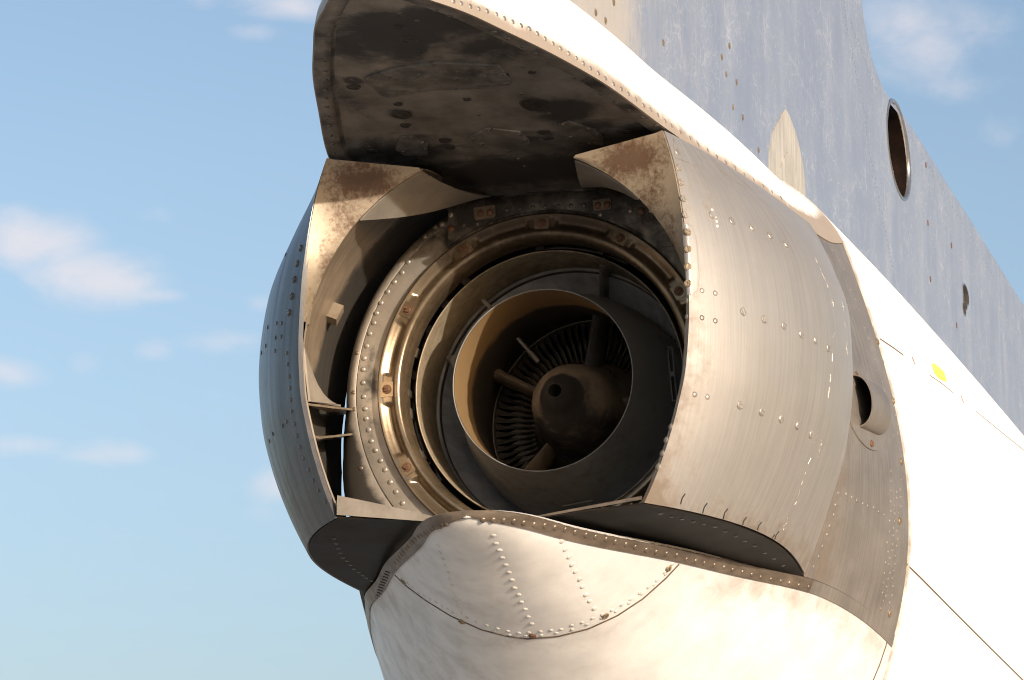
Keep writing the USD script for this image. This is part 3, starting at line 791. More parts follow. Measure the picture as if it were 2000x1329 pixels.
for k in range(NB):
    a = PH - math.radians(30) * k; er = np.array([math.cos(a), 0, math.sin(a)]); et = np.array([-math.sin(a), 0, math.cos(a)]); ey = np.array([0, -1, 0])
    if 200 < (math.degrees(a) % 360) < 340 and abs((math.degrees(a) % 360) - 210) > 2: continue
    R = np.stack([et, er, ey])
    c = m3.CrossSection([[(-.019, -.0175), (.019, -.0175), (.019, .0165), (-.019, .0165)]]).offset(-.003, m3.JoinType.Round).offset(.003, m3.JoinType.Round, 2, 16).extrude(.004)
    mm = c.to_mesh(); v = np.array(mm.vert_properties[:, :3]); f = np.array(mm.tri_verts)
    cl = obj("bolt_clip", (v @ R + er * .402 + np.array([0, -.0135, 0]), f), "ring", ring_p, smooth=25, prims=None)
    p0 = er * .4005 + np.array([0, -.0172, 0])
    ca = rng.uniform(-.5, .5); t = math.cos(ca) * er + math.sin(ca) * et; bb = np.cross(t, ey)
    obj("washer", tube(p0 + ey * -.003, p0 + ey * .0022, .0125, .0118, 18), "ring", cl, smooth=30) if False else None
    gh = [tube(p0 - ey * .003, p0 + ey * .0018, .0125, .012, 18), dome(p0 + ey * .001, ey, .0092, .0042, 14)]
    gh += [box(p0 + ey * .0056 + bb * s * .0036, (.011, .0042, .0026), np.stack([t, bb, ey])) for s in (-1, 1)]
    obj("bolt", join(gh), "rust", ring_p, smooth=35)

# dark annular bay between ring and nozzle: casing, hoses and brackets
obj("bay_wall", revolve([(.3605, .05), (.372, .07), (.385, .12), (.385, .34), (.345, .345)], 96), "groove")
for a0, a1, r, y, rr in ((150, 208, .366, .10, .008), (118, 165, .371, .14, .006), (160, 235, .372, .17, .010), (60, 118, .368, .12, .007)):
    t = np.radians(np.linspace(a0, a1, 26)); c = np.stack([r * np.cos(t), y + .01 * np.sin(7 * t), r * np.sin(t)], 1)
    T = np.gradient(c, axis=0); T /= np.linalg.norm(T, axis=1, keepdims=True); b1 = np.cross(T, [0, 1, 0]); b1 /= np.linalg.norm(b1, axis=1, keepdims=True); b2 = np.cross(T, b1)
    q = np.linspace(0, 2 * math.pi, 9, endpoint=False)
    obj("bay_hose", grid(np.stack([c + rr * (math.cos(x) * b1 + math.sin(x) * b2) for x in q] + [c + rr * b1])), "rivet_dark")
for a in (152, 163, 171, 180, 188, 197, 206, 215, 140, 128, 95, 70):
    t = math.radians(a); er = np.array([math.cos(t), 0, math.sin(t)]); et = np.array([-math.sin(t), 0, math.cos(t)])
    obj("bay_bracket", box(er * .366 + [0, .085 + .03 * math.sin(a), 0], (.016 + .01 * math.sin(a * 3) ** 2, .014, .05), np.stack([et, er, [0, 1, 0]])), "rivet_dark", smooth=False)

# ------------------------------------------------------------------ fan nozzle and duct
fan_p = obj("fan_nozzle", revolve([(.352, .34), (.350, .2), (.3465, .06), (.3455, .0445), (.3435, .0425), (.3415, .0445), (.3415, .06), (.342, .10), (.344, .215), (.348, .218), (.352, .222), (.352, .24)], 240), "lip", prims={"dirt_shade": lambda v: .10 + .35 * np.clip((v[:, 2] - .20) / .1, 0, 1) + .3 * np.clip((v[:, 0] - .05) / .1, 0, 1)}, label="outer exhaust nozzle lip, gritty and heat tinted")
obj("duct_ring", revolve([(.3515, .235), (.341, .237), (.339, .24), (.339, .25), (.340, .255)], 200), "rivet_dark", fan_p)
duct_p = obj("bypass_duct", revolve([(.340, .254), (.334, .285), (.324, .32), (.313, .355), (.304, .385), (.300, .40)], 200), "duct", prims={"dirt_shade": lambda v: .05 + 0 * v[:, 0]}, label="grey bypass duct wall")

# core cowl, nozzle and plug
cowl_p = obj("core_nozzle", revolve([(.226, .03), (.2265, -.005), (.2275, -.0165), (.229, -.0175), (.2305, -.0155), (.236, .02), (.247, .08), (.264, .16), (.284, .25), (.294, .34), (.300, .41), (.301, .50), (.295, .62), (.29, 1.1)], 200), "cowl", prims={"dirt_shade": lambda v: .1 + .2 * np.clip((-v[:, 2]) / .2, 0, 1), "rust": spots([((.20, .3, .22), (.12, .2, .07), .85), ((.26, .3, .16), (.06, .2, .06), .7)])}, label="dark core nozzle cone")  # rust spots upper starboard: lit brown patch put into the colour
core_p = obj("inner_wall", revolve([(.2262, -.016), (.2255, .0), (.226, .05), (.229, .12), (.235, .20), (.245, .30), (.262, .40), (.275, .46), (.276, .62)], 200), "core", cowl_p, prims={"dirt_shade": lambda v: 1.5 * np.clip((v[:, 1] - .13) / .07, 0, 1) - .2})
obj("turbine_casing", revolve([(.277, .60), (.10, .62)], 80), "groove", cowl_p)
plug_prof = [(.0165, .165), (.0165, .1085), (.018, .1055), (.0195, .1065), (.0215, .112), (.028, .120), (.036, .132), (.044, .148), (.050, .163), (.060, .176), (.073, .193), (.0885, .220), (.101, .255), (.1115, .305), (.1195, .3625), (.1180, .364), (.1180, .3665), (.1205, .368), (.132, .42), (.150, .47), (.163, .51), (.167, .60)]
plug_p = obj("exhaust_plug", revolve(plug_prof, 120), "plug", prims={"dirt_shade": lambda v: 1.2 * np.clip(1 - (v[:, 1] - .160) / .02, 0, 1) + .85 * np.clip((.01 - v[:, 2]) / .06, 0, 1) + spots([((.05, .20, .02), (.04, .05, .04), .6)])(v)}, label="tapered exhaust plug with tip tube")
obj("tip_tube", revolve([(.0165, .110), (.0150, .114), (.0150, .165), (.0, .165)], 40), "groove", plug_p)
hb = un(1197, 720, Y=.36); hr = np.array([hb[0], 0, hb[2]]); hr /= np.linalg.norm(hr)
obj("bleed_hole", tube(hr * .116 + np.array([0, .39, 0]), hr * .1285 + np.array([0, .39, 0]), .013, .013, 18), "hole", plug_p)
obj("hole_rim", revolve([(.0125, 0), (.0145, 0)], 18) if False else tube(hr * .116 + np.array([0.004, .392, -.003]), hr * .1288 + np.array([.004, .392, -.003]), .006, .006, 12), "plug", plug_p)
# turbine blades: twisted thin plates between hub and casing
for k in range(84):
    a = 2 * math.pi * k / 84
    rows = []
    for r, tw in ((.150, 24), (.21, 34), (.272, 44)):
        t = math.radians(tw); c, s = math.cos(a), math.sin(a)
        er = np.array([c, 0, s]); et = np.array([-s, 0, c]); ch = math.cos(t) * np.array([0, 1, 0]) + math.sin(t) * et
        n = np.cross(ch, er)
        rows.append([er * r + np.array([0, .53, 0]) + ch * x + n * y for x, y in ((-.022, 0), (0, .0024), (.022, 0), (0, -.0008))])
    v, f = grid(np.array(rows), True)
    obj("turbine_blade", (v, f), "vane")
obj("blade_shroud", revolve([(.2745, .50), (.2705, .5005), (.2705, .56), (.2745, .56)], 120), "vane")
# exhaust struts: aerofoil section, five about the axis
for k, a in enumerate((80, 153, 226, 298, 10)):
    t = math.radians(a); er = np.array([math.cos(t), 0, math.sin(t)]); et = np.array([-math.sin(t), 0, math.cos(t)])
    sec = [(-.075, 0), (-.06, .009), (-.02, .0135), (.03, .011), (.075, 0), (.03, -.011), (-.02, -.0135), (-.06, -.009)]
    rows = [[er * r + np.array([0, .42 + .02 * q, 0]) + np.array([0, 1, 0]) * y + et * x * w for y, x in sec] for r, w, q in ((.115, 1.25, 0), (.145, 1.0, 0), (.24, 1.0, 0), (.262, 1.3, 0))]
    obj("exhaust_strut", grid(np.array(rows), True), "plug" if k != 0 else "strut", smooth=40)
# temperature probe
pa, pb = un(1010, 660, Y=.30), un(1051, 706, Y=.34)
obj("probe", join([tube(pa, pa + (pb - pa) * .62, .0055), tube(pa + (pb - pa) * .60, pb, .0072, .0068)]), "strut", smooth=40)
# duct struts and pins between cowl and outer nozzle
def pin(p0, p1, r, mat="strut", collar=True, par=None):
    p0, p1 = np.asarray(p0), np.asarray(p1); d = p1 - p0
    parts = [tube(p0, p1, r)]
    if collar: parts += [tube(p1 - d * .14, p1 - d * .07, r * 1.15, r * 1.5), tube(p1 - d * .07, p1, r * 1.6, r * 1.9)]
    obj("duct_strut", join(parts), mat, par or duct_p, smooth=40)


def on_circle(px, py, r):
    """point of the cylinder of radius r about the engine axis under a pixel, far side inside"""
    d = ray(px, py); A = d[0] ** 2 + d[2] ** 2; B = 2 * (EYE[0] * d[0] + EYE[2] * d[2]); Cc = EYE[0] ** 2 + EYE[2] ** 2 - r * r
    t = (-B + math.sqrt(max(B * B - 4 * A * Cc, 0))) / (2 * A)
    return EYE + t * d


pin(on_circle(1179, 512, .352), un(1181, 587, Y=.405), .0125)
pin(un(944, 587, Y=.12), un(968, 612, Y=.10), .0055, collar=False)
pin(un(880, 702, Y=.20), un(897, 706, Y=.14), .012, collar=True)
# two hollow wedge vents on the core cone
def wedge(pts, th, label=None):
    """pts: 4 pixel corners of the open edge plate on the cowl; stands off the cone"""
    pass


(hitA, nA_), (hitB, nB_) = cast(cowl_p, 1290, 682), cast(cowl_p, 1300, 789)
nW = (nA_ + nB_) / 2; nW /= np.linalg.norm(nW); hitA = hitA + nW * .026; hitB = hitB + nW * .026
up_ = (hitA - hitB); L_ = np.linalg.norm(up_); up_ /= L_
fw = np.array([0, 1.0, 0]) - nW * .35; fw -= up_ * (fw @ up_); fw /= np.linalg.norm(fw); sd = np.cross(up_, fw)
w0 = .0065
def prism_loop(c, hh, w): return [c + up_ * hh + sd * w, c + up_ * hh - sd * w, c - up_ * hh - sd * w, c - up_ * hh + sd * w]
mid = (hitA + hitB) / 2
outer = np.array([prism_loop(mid + fw * .10, .028, .004), prism_loop(mid, L_ / 2, w0), prism_loop(mid, L_ / 2 - .0025, w0 - .0022), prism_loop(mid + fw * .09, .022, .002)])
obj("wedge_vent", grid(outer, True), "strut", cowl_p, smooth=20)
obj("vent_divider", box(mid + fw * .006, (w0 * 1.8, .014, .012), np.stack([sd, up_, fw])), "strut", cowl_p, smooth=False)
A_, B_, C_ = (cast(cowl_p, *p)[0] + cast(cowl_p, *p)[1] * q for p, q in (((1099, 988), .002), ((1156, 966), .016), ((1152, 999), .003)))
D_ = (A_ + B_ + C_) / 3 + np.array([0.02, .09, .03])
V = np.array([A_, B_, C_, D_]); t_ = trimesh.convex.convex_hull(V)
obj("wedge_vent", (np.array(t_.vertices), np.array(t_.faces)), "strut", cowl_p, smooth=False)
e1 = tube(A_, B_, .0022, n=6); obj("vent_edge", e1, "strut", cowl_p)

# ------------------------------------------------------------------ inside the left door: ribs, shelf and brackets
lin = [q for q in GEO if q.startswith(door_p + "/") and "inner_skin" in q][0]
def wallp(px, py, off=0.0):
    h = cast(lin, px, py); return (h[0] + h[1] * off) if h else un(px, py, Y=-.3)
def quad(name, a, b, c, d, th, mat, par, prims=None):
    P = np.array([[a, b], [d, c]], float)
    # refine
    q = np.linspace(0, 1, 6); G3 = np.array([[(1 - u) * ((1 - v) * P[0, 0] + v * P[0, 1]) + u * ((1 - v) * P[1, 0] + v * P[1, 1]) for v in q] for u in q])
    return obj(name, sheet(G3, th), mat, par, smooth=30)
zr_ = -.085
quad("rib_shelf", (-.452, -.44, -.128), (-.512, .16, -.015), (-.603, .2, -.01), (-.474, -.44, -.122), .005, "lining", door_p)
quad("rib_shelf", (-.436, -.42, -.205), (-.51, .10, -.085), (-.61, .15, -.085), (-.452, -.42, -.20), .005, "lining", door_p)
quad("rib_gusset", (-.458, -.44, -.118), (-.51, -.05, -.045), (-.57, -.03, -.03), (-.476, -.44, .02), .005, "gusset", door_p)
hb = wallp(645, 610, .012); hn = cast(lin, 645, 610)[1]
R = frame(hn, (0, .35, 1)); b_ = box(hb, (.030, .045, .030), R)
obj("hinge_bracket", b_, "rust_plate", door_p, smooth=False) if "rust_plate" in M else obj("hinge_bracket", b_, "lining", door_p, smooth=False)

# ------------------------------------------------------------------ fin
XF = .15
def fp(px, py, X=None): p = un(px, py, X=XF if X is None else X); return p[1], p[2]
le_px = [(1672, -120), (1678, -40), (1681, 0), (1690, 60), (1705, 125), (1725, 175), (1760, 222), (1800, 282), (1850, 362), (1900, 440), (1950, 520), (2000, 600), (2060, 690)]
LEp = np.array([fp(*p, X=.143) for p in le_px])
_t = np.gradient(LEp, axis=0); _t /= np.linalg.norm(_t, axis=1, keepdims=True); _n = np.stack([-_t[:, 1], _t[:, 0]], 1)
if _n[0, 0] < 0: _n = -_n
LEp = LEp + _n * .035
from scipy.interpolate import CubicSpline
sarc = np.r_[0, np.cumsum(np.linalg.norm(np.diff(LEp, axis=0), axis=1))]
lsp = PchipInterpolator(sarc, LEp)
Lq = lsp(np.linspace(0, sarc[-1], 120))
base_y = np.linspace(-.9, Lq[-1, 0] - .01, 60)
pts = [(-.9, float(zT(-.76)) - .12)] + [(y, (float(ztF(y)) if y > .9 else float(zT(y))) - .12) for y in base_y]
outline = np.vstack([np.array([(-.35, Lq[0, 1])]), Lq, np.array(pts)[::-1]])
def tess(poly2, holes, X0, X1):
    cs = m3.CrossSection([poly2.tolist()])
    if cs.area() < 0 or cs.area() == 0: cs = m3.CrossSection([poly2[::-1].tolist()])
    for hcs in holes: cs = cs - hcs
    return cs
cs = m3.CrossSection([outline.tolist()])
if cs.area() <= 1e-6: cs = m3.CrossSection([outline[::-1].tolist()])
def circ2(c, r, n=64):
    t = np.linspace(0, 2 * math.pi, n, endpoint=False); return m3.CrossSection([np.stack([c[0] + r * np.cos(t), c[1] + r * np.sin(t)], 1).tolist()])
hc = fp(1755, 294); hr_ = abs(fp(1755, 212)[1] - fp(1755, 376)[1]) / 2; HW = 1.6
k1, k2 = fp(1886, 576), fp(1883, 604); kr = abs(fp(1887, 560)[1] - fp(1887, 590)[1]) / 2
def oval(c, r, w): return circ2((0, 0), r).scale((w, 1)).translate(c)
hole1 = oval(hc, hr_, HW); hole2 = oval(k1, kr * 1.15, 2.4) + oval(((k1[0] + k2[0]) / 2, (k1[1] + k2[1]) / 2), kr * .9, 2.0) + oval(k2, kr * .75, 1.9)
mantle = []
for ins, x in ((.0, .0), (.002, .05), (.007, .095), (.016, .127), (.03, .144), (.06, XF)):
    mantle.append((ins, x))
skin = (cs.offset(-.06, m3.JoinType.Round) - hole1 - hole2).extrude(.012)
mm = skin.to_mesh(); v = np.array(mm.vert_properties[:, :3]); f = np.array(mm.tri_verts)
def yz(v, x0): return np.stack([x0 + v[:, 2] - .012, v[:, 0], v[:, 1]], 1)
def fin_dirt(v):
    return spots([((XF, -.2, 1.1), (1, .5, .55), .62), ((XF, .1, 1.0), (1, .35, .4), .55), ((XF, -.4, 1.8), (1, .4, 1.2), .5)])(v) + .30 * np.clip(1 - (v[:, 1] - .2) / 2.2, 0, 1)
m_ = m3.Manifold(m3.Mesh(np.ascontiguousarray(np.array(mm.vert_properties[:, :3], np.float32)), np.ascontiguousarray(f.astype(np.uint32)))).refine_to_length(.12)
mm = m_.to_mesh(); v = np.array(mm.vert_properties[:, :3]); f = np.array(mm.tri_verts)
fin_v = yz(v, XF)
fin_p = obj("tail_fin", (fin_v, f), "fin", smooth=False, prims={"dirt_shade": fin_dirt}, label="faded scratched blue tail fin with round opening")
# rounded leading edge: lofted from the skin edge round to the port side
inw = np.gradient(Lq, axis=0); inw /= np.linalg.norm(inw, axis=1, keepdims=True); nrm = np.stack([-inw[:, 1], inw[:, 0]], 1)
cen = np.array([Lq[:, 0].mean() - 3, Lq[:, 1].mean()])
if ((cen - Lq.mean(0)) @ nrm.mean(0)) < 0: nrm = -nrm
rowsL = []
for ins, x in mantle: rowsL.append(np.stack([np.full(len(Lq), x), Lq[:, 0] + nrm[:, 0] * ins * 1.02, Lq[:, 1] + nrm[:, 1] * ins * 1.02], 1))
port = [r * [-1, 1, 1] for r in rowsL[::-1]]
obj("leading_edge", grid(np.array(port + rowsL[1:])), "fin", fin_p)
obj("port_skin", ((fin_v * [-1, 1, 1]), f[:, ::-1]), "fin", fin_p, smooth=False)
# round opening: polished rim tube and dark inside with a duct behind it
def yzring(c, r0, r1, x0, x1, n=64):
    t = np.linspace(0, 2 * math.pi, n, endpoint=False)
    rows = [np.stack([np.full(n, x), c[0] + HW * r * np.cos(t), c[1] + r * np.sin(t)], 1) for x, r in ((x0, r0), (x0 + .006, r0 - .004), (x0 + .004, r1), (x1, r1))]
    return grid(np.array(rows), True)
M["chrome"] = metal("polished_rim", (.46, .44, .42), (.36, .34, .33), .9, .22, (20, 20, 20), bump=.1, mott=.2)
M["intake"] = metal("dark_duct_inside", (.016, .008, .005), (.006, .004, .003), .0, .85, (8, 8, 8), dirt_shade=(.012, .01, .009), bump=.2, mott=.6, dirt_scale=9, spec=.08)
obj("opening_rim", yzring(hc, hr_ + .010, hr_ - .006, XF - .001, XF - .012), "chrome", fin_p)
obj("opening_wall", revolve([(1, 0), (1, 1)], 8) if False else grid(np.array([[[XF - .0115, hc[0] + HW * (hr_ - .006) * math.cos(t), hc[1] + (hr_ - .006) * math.sin(t)] for t in np.linspace(0, 2 * math.pi, 48)], [[-XF + .06, hc[0] + HW * (hr_ - .02) * math.cos(t), hc[1] + (hr_ - .02) * math.sin(t)] for t in np.linspace(0, 2 * math.pi, 48)], [[-XF + .05, hc[0], hc[1]] for t in np.linspace(0, 2 * math.pi, 48)]])), "intake", fin_p, prims={"dirt_shade": lambda v: .3 + 0 * v[:, 0]})
kc = (hole2.offset(.004, m3.JoinType.Round) - hole2.offset(-.004, m3.JoinType.Round)).extrude(.05).to_mesh(); obj("port_rim", (yz(np.array(kc.vert_properties[:, :3]) * [1, 1, 1] + [0, 0, -.036], XF), np.array(kc.tri_verts)), "chrome", fin_p, smooth=30)
kb = hole2.offset(.01, m3.JoinType.Round).extrude(.004).to_mesh(); obj("port_back", (yz(np.array(kb.vert_properties[:, :3]) + [0, 0, -.05], XF), np.array(kb.tri_verts)), "intake", fin_p, smooth=False)
# worn oval scab of old sealant and its tapering plate
M["scab"] = metal("worn_sealant", (.42, .40, .355), (.30, .28, .245), .1, .5, (4, 34, 2), dirt_shade=(.22, .18, .13), bump=.3, mott=.25, dirt_scale=14)
sc = np.array([fp(*p) for p in [(1501, 330), (1502, 290), (1508, 258), (1514, 246), (1520, 234), (1526, 222), (1532, 214), (1536, 219), (1540, 226), (1545, 240), (1553, 262), (1560, 290), (1566, 322), (1570, 352), (1571, 392), (1566, 420), (1530, 420), (1504, 380)]])
for poly, x0, th, mt, nm in ((sc, XF, .004, "scab", "sealant_patch"), ((sc - sc.mean(0)) * [.72, .80] + sc.mean(0) + [-.005, -.12], XF + .004, .004, "scab", "patch_plate")):
    c2 = m3.CrossSection([poly.tolist()])
    if c2.area() <= 1e-7: c2 = m3.CrossSection([poly[::-1].tolist()])
    k_ = c2.extrude(th).to_mesh(); obj(nm, (yz(np.array(k_.vert_properties[:, :3]) + [0, 0, .012], x0), np.array(k_.tri_verts)), mt, fin_p, smooth=30, label=("pale worn patch with ragged top" if nm == "sealant_patch" else None))

# ------------------------------------------------------------------ air scoop on the side panel
hs = cast(panel_p, 1693, 795)
O = hs[0]; nO = hs[1]; fO = np.array([0, 1, 0.0]); fO -= nO * (fO @ nO); fO /= np.linalg.norm(fO); uO = np.cross(nO, fO)
if uO[2] < 0: uO = -uO
fr = []
for q in np.linspace(0, 1, 30):
    a = -.09 + .22 * q; k_ = 1.0 if a < .03 else math.sqrt(max(1e-4, 1 - ((a - .03) / .10) ** 2))
    fr.append([O + fO * a + (uO * math.cos(p) * .070 + nO * math.sin(p) ** .8 * .052) * k_ - nO * .004 for p in np.linspace(0, math.pi, 30)])
fr = np.array(fr)
scoop = obj("air_scoop", sheet(fr, .003, flip=((gnormals(fr)[5, 15] @ nO) < 0)), "panel", prims={"dirt_shade": lambda v: 0.02 + 0 * v[:, 0]}, label="rounded scoop facing aft")
t = np.linspace(0, 2 * math.pi, 60)
rows_ = []
for r, h_ in ((.117, -.004), (.116, .0035), (.09, .0045), (.06, .0045)):
    y_, z_ = O[1] - .02 + r * 1.3 * np.cos(t), O[2] + r * np.sin(t)
    rows_.append(np.stack([np.array([float(side_x(yy, zz)) for yy, zz in zip(y_, z_)]) + h_, y_, z_], 1))
obj("base_flange", grid(np.array(rows_)), "panel", scoop, smooth=30)
obj("scoop_inside", grid(np.array([[O + fO * a + (uO * math.cos(p) * .066 + nO * math.sin(p) * .040) for p in np.linspace(0, math.pi, 14)] for a in (-.05, .06)])), "groove", scoop)
for px, py in ((1672, 733), (1704, 745), (1739, 846), (1702, 867)):
    screw([q for q in GEO if q.endswith("base_flange")], px, py, .0095, "rust", parent=scoop)

# ------------------------------------------------------------------ rivets, screws and plates
PX = .00131
# starboard door trailing edge
rivets(door_s, [(1341, 588), (1339, 650), (1335, 705), (1325, 765), (1318, 796), (1313, 824), (1300, 866), (1294, 886), (1284, 912)], 13, .0088)
rivets(door_s, [(1284, 912), (1269, 945)], 2, .006)
for x, y in ((1371, 568), (1397, 573), (1341, 619), (1371, 621), (1397, 627), (1357, 771), (1382, 776)): rivet(door_s, x, y, .0072)
for x, y in ((1322, 298), (1325, 328), (1330, 357), (1334, 388), (1338, 420), (1341, 453), (1342, 487), (1344, 521), (1345, 554)): screw(door_s, x, y, .0088, "rivet" if y < 430 else "brass")
for row in ([(1391, 420), (1430, 432), (1469, 445), (1504, 461), (1535, 478)], [(1452, 609), (1493, 624), (1531, 636), (1565, 653), (1593, 665), (1617, 680)], [(1446, 792), (1488, 805), (1526, 819), (1558, 832), (1584, 849)]):
    for x, y in row: screw(door_s, x, y, .0098, "skin")
patch(door_s, [(1329, 434), (1352, 442), (1361, 470), (1366, 540), (1362, 566), (1350, 577), (1336, 577), (1333, 520)], .0025, "skin", "wear_plate", door_s)
for y in ((434 + 20), 487, 521, 554): screw([q for q in GEO if q.endswith("wear_plate")], 1343, y, .0088, "brass", parent=door_s)
patch(door_s, [(1314, 270), (1345, 284), (1370, 318), (1362, 326), (1318, 308)], .002, "skin", "doubler_plate", door_s)
for pts in ([(1592, 505), (1618, 560), (1632, 620)], [(1628, 650), (1622, 740), (1612, 800)], [(1598, 842), (1590, 872)], [(1604, 860), (1596, 900)], [(1582, 895), (1568, 945), (1548, 995)], [(1540, 1010), (1526, 1040)], [(1640, 560), (1652, 640), (1655, 720)], [(1648, 880), (1640, 940), (1628, 990)]):
    q_ = along(pts, 60); q_[:, 0] += np.interp(np.arange(60), np.linspace(0, 59, 9), rng.uniform(-2.2, 2.2, 9)); k_ = 0
    while k_ < 54:
        n_ = int(rng.integers(2, 11)); ribbon(door_s, q_[k_:k_ + n_], rng.uniform(.0008, .0019), max(4, n_), .0006, "skin_glint", "crease", door_s); k_ += n_ + int(rng.integers(2, 12))  # broken pale ribbons, painted glints along the creases
# bright dents and cracked stitches at the bottom edge
for x, y, a in ((1391, 410, 60), (1394, 416, 60), (1397, 424, 80), (1400, 433, 85), (1401, 442, 85)):
    h = cast(door_s, x, y); obj("dent_mark", dome(h[0], h[1], rng.uniform(.0022, .0042), .0014, 7), "fleck", door_s)
for x, y in ((1329, 985), (1372, 1003), (1412, 1014), (1449, 1030), (1478, 1040), (1512, 1058), (1504, 1064)):
    ribbon(door_s, [(x, y), (x + 3, y - 12), (x + 9, y - 20)], .003, 6, .0014, "edge_crack", "groove", door_s)
for dr_, rows_ in ((door_s, [[(1290, 1003), (1400, 1030), (1470, 1064), (1530, 1104)]]), (door_p, [[(652, 1052), (668, 1088), (700, 1118), (735, 1140)]])):
    fl_ = [q for q in GEO if q.startswith(dr_ + "/") and q.endswith("floor_plate")][0]
    for r_ in rows_:
        for x, y in along(r_, 13, .5): rivet(fl_, x, y, .006, mat="rivet_dark", name="plate_rivet", parent=dr_)
# port door skin
rivets(door_p, [(565, 735), (567, 790), (577, 842), (592, 895), (612, 940), (634, 980)], 12, .0058, "rivet_dark")
for x, y in ((587, 485), (580, 515), (575, 546), (570, 579), (564, 611)): screw(door_p, x, y, .0088, "rivet_dark")
for x, y in ((540, 632), (550, 632), (538, 660), (549, 658), (537, 686), (560, 690), (562, 712), (552, 832), (559, 824), (533, 848), (526, 862), (523, 640), (519, 676), (511, 690), (566, 470), (558, 498)): rivet(door_p, x, y, .0060, mat="rivet_dark")
# side panel
rivets(panel_p, [(1654, 966), (1668, 974), (1690, 987), (1708, 993), (1728, 1005)], 8, .0062, "panel")
for pts, n in (([(1752, 960), (1748, 1010), (1744, 1060), (1738, 1120), (1730, 1165), (1722, 1190)], 17), ([(1760, 940), (1759, 990), (1754, 1050), (1748, 1110), (1741, 1170), (1736, 1195)], 17), ([(1742, 920), (1741, 980), (1736, 1060), (1730, 1120), (1724, 1160)], 13),
               ([(1640, 965), (1622, 1030), (1606, 1070), (1590, 1110)], 8), ([(1705, 640), (1722, 690), (1735, 740), (1748, 800), (1757, 860), (1760, 900)], 16), ([(1690, 640), (1708, 700), (1722, 745), (1738, 800), (1746, 850)], 11), ([(1615, 470), (1640, 510), (1660, 555), (1680, 605)], 8), ([(1600, 480), (1625, 520), (1648, 570), (1665, 620)], 7)):
    rivets(panel_p, pts, n, .0058, "panel", jit=1.3)
for x, y in ((1713, 668), (1744, 783), (1760, 902), (1757, 1018), (1738, 1199)): screw(panel_p, x, y, .0098, "brass")
# rim strip rivets, lower fairing
rivets(chin_strip, [(902, 1019), (936, 1016), (990, 1018), (1040, 1024), (1095, 1033), (1150, 1046), (1200, 1058), (1260, 1075), (1322, 1086)], 22, .0075, "strip")
rivets(chin_strip, [(1340, 1092), (1400, 1105), (1470, 1123), (1540, 1139), (1580, 1148)], 14, .0066, "strip")
rivets(chin_strip, [(772, 1100), (790, 1075), (815, 1050), (845, 1033), (885, 1022)], 22, .0066, "strip")
for x, y in along([(733, 1186), (742, 1150), (756, 1118)], 14):
    ribbon(chin_strip, [(x - 3, y - 2), (x + 6, y + 1)], .0035, 4, .0014, "edge_slot", "groove", chin_strip)
# access panel on the chin: seam, rows of rivets and screws
seam_px = [(772, 1124), (790, 1142), (830, 1172), (880, 1203), (940, 1230), (990, 1243), (1030, 1248), (1090, 1243), (1150, 1228), (1205, 1203), (1255, 1170), (1300, 1130), (1326, 1102)]
ribbon(lower_p, seam_px, .005, 90, .0015, "panel_seam", "seam", lower_p)
rivets(lower_p, [(964, 1046), (975, 1075), (990, 1108), (1005, 1148), (1020, 1180), (1039, 1219)], 13, .0072, "rivet_white")
rivets(lower_p, [(1098, 1058), (1112, 1090), (1127, 1123), (1145, 1162), (1161, 1189)], 10, .007, "rivet_white")
rivets(lower_p, [(854, 1066), (868, 1100), (880, 1135), (890, 1168), (901, 1196)], 11, .0058, "rivet_white")
rivets(lower_p, [(912, 1206), (950, 1222), (1008, 1237), (1050, 1235), (1095, 1229), (1125, 1220), (1160, 1207), (1200, 1190), (1240, 1166), (1280, 1136), (1312, 1102)], 22, .0060, "rivet_white")
rivets(lower_p, [(965, 1234), (1005, 1242), (1060, 1241), (1112, 1232), (1150, 1219), (1195, 1199), (1225, 1181), (1268, 1150), (1300, 1120)], 13, .0055, "rivet_white")
rivets(lower_p, [(787, 1133), (815, 1155), (850, 1175), (885, 1196)], 10, .0050, "rivet_white")
for x, y, mt in ((1305, 1111, "brass"), (1182, 1203, "brass"), (1040, 1242, "rust"), (902, 1214, "brass"), (788, 1136, "brass")): screw(lower_p, x, y, .0095, mt)
# bulkhead rivets
row = [(880, 420), (863, 438), (850, 444), (830, 462), (812, 488), (797, 512), (785, 533), (770, 551), (757, 570), (744, 592), (735, 612), (730, 631), (722, 652), (716, 676), (711, 700), (709, 722), (709, 748), (710, 775), (713, 799), (715, 818), (720, 840), (725, 862), (733, 880), (743, 900), (752, 918), (762, 942), (773, 961), (786, 983), (797, 1002)]
for x, y in row: rivet([bulk_p, head_p], x, y, .0075, mat="rivet", parent=bulk_p)
for x, y in along([(905, 440), (950, 436), (1000, 432), (1060, 427), (1110, 424), (1145, 422)], 10): rivet([bulk_p, head_p], x, y, .0075, mat="rivet_dark", parent=bulk_p)
for x, y in along([(990, 410), (1050, 405), (1110, 402), (1140, 401)], 7): rivet([bulk_p, head_p], x, y, .0062, mat="rivet_dark", parent=bulk_p)
for x, y in ((1231, 412), (1258, 394), (1271, 412), (1172, 420), (874, 418), (849, 430)): rivet([bulk_p, head_p], x, y, .0066, mat="rivet", parent=bulk_p)
for x, y in ((1252, 412), (881, 447)): rivet([bulk_p, head_p], x, y, .011, mat="rust", parent=bulk_p, name="stud")
for pts in ([(925, 407), (968, 401), (970, 426), (927, 432)], [(1158, 392), (1193, 388), (1195, 410), (1160, 414)]):
    pp = patch([head_p, bulk_p], pts, .004, "strip", "twin_stud_plate", bulk_p, n=5)
    cx, cy = np.mean(pts, axis=0)
    for s in (-9, 9): rivet([pp, head_p, bulk_p], cx + s, cy - s * .08, .010, mat="rust", parent=bulk_p, name="stud")
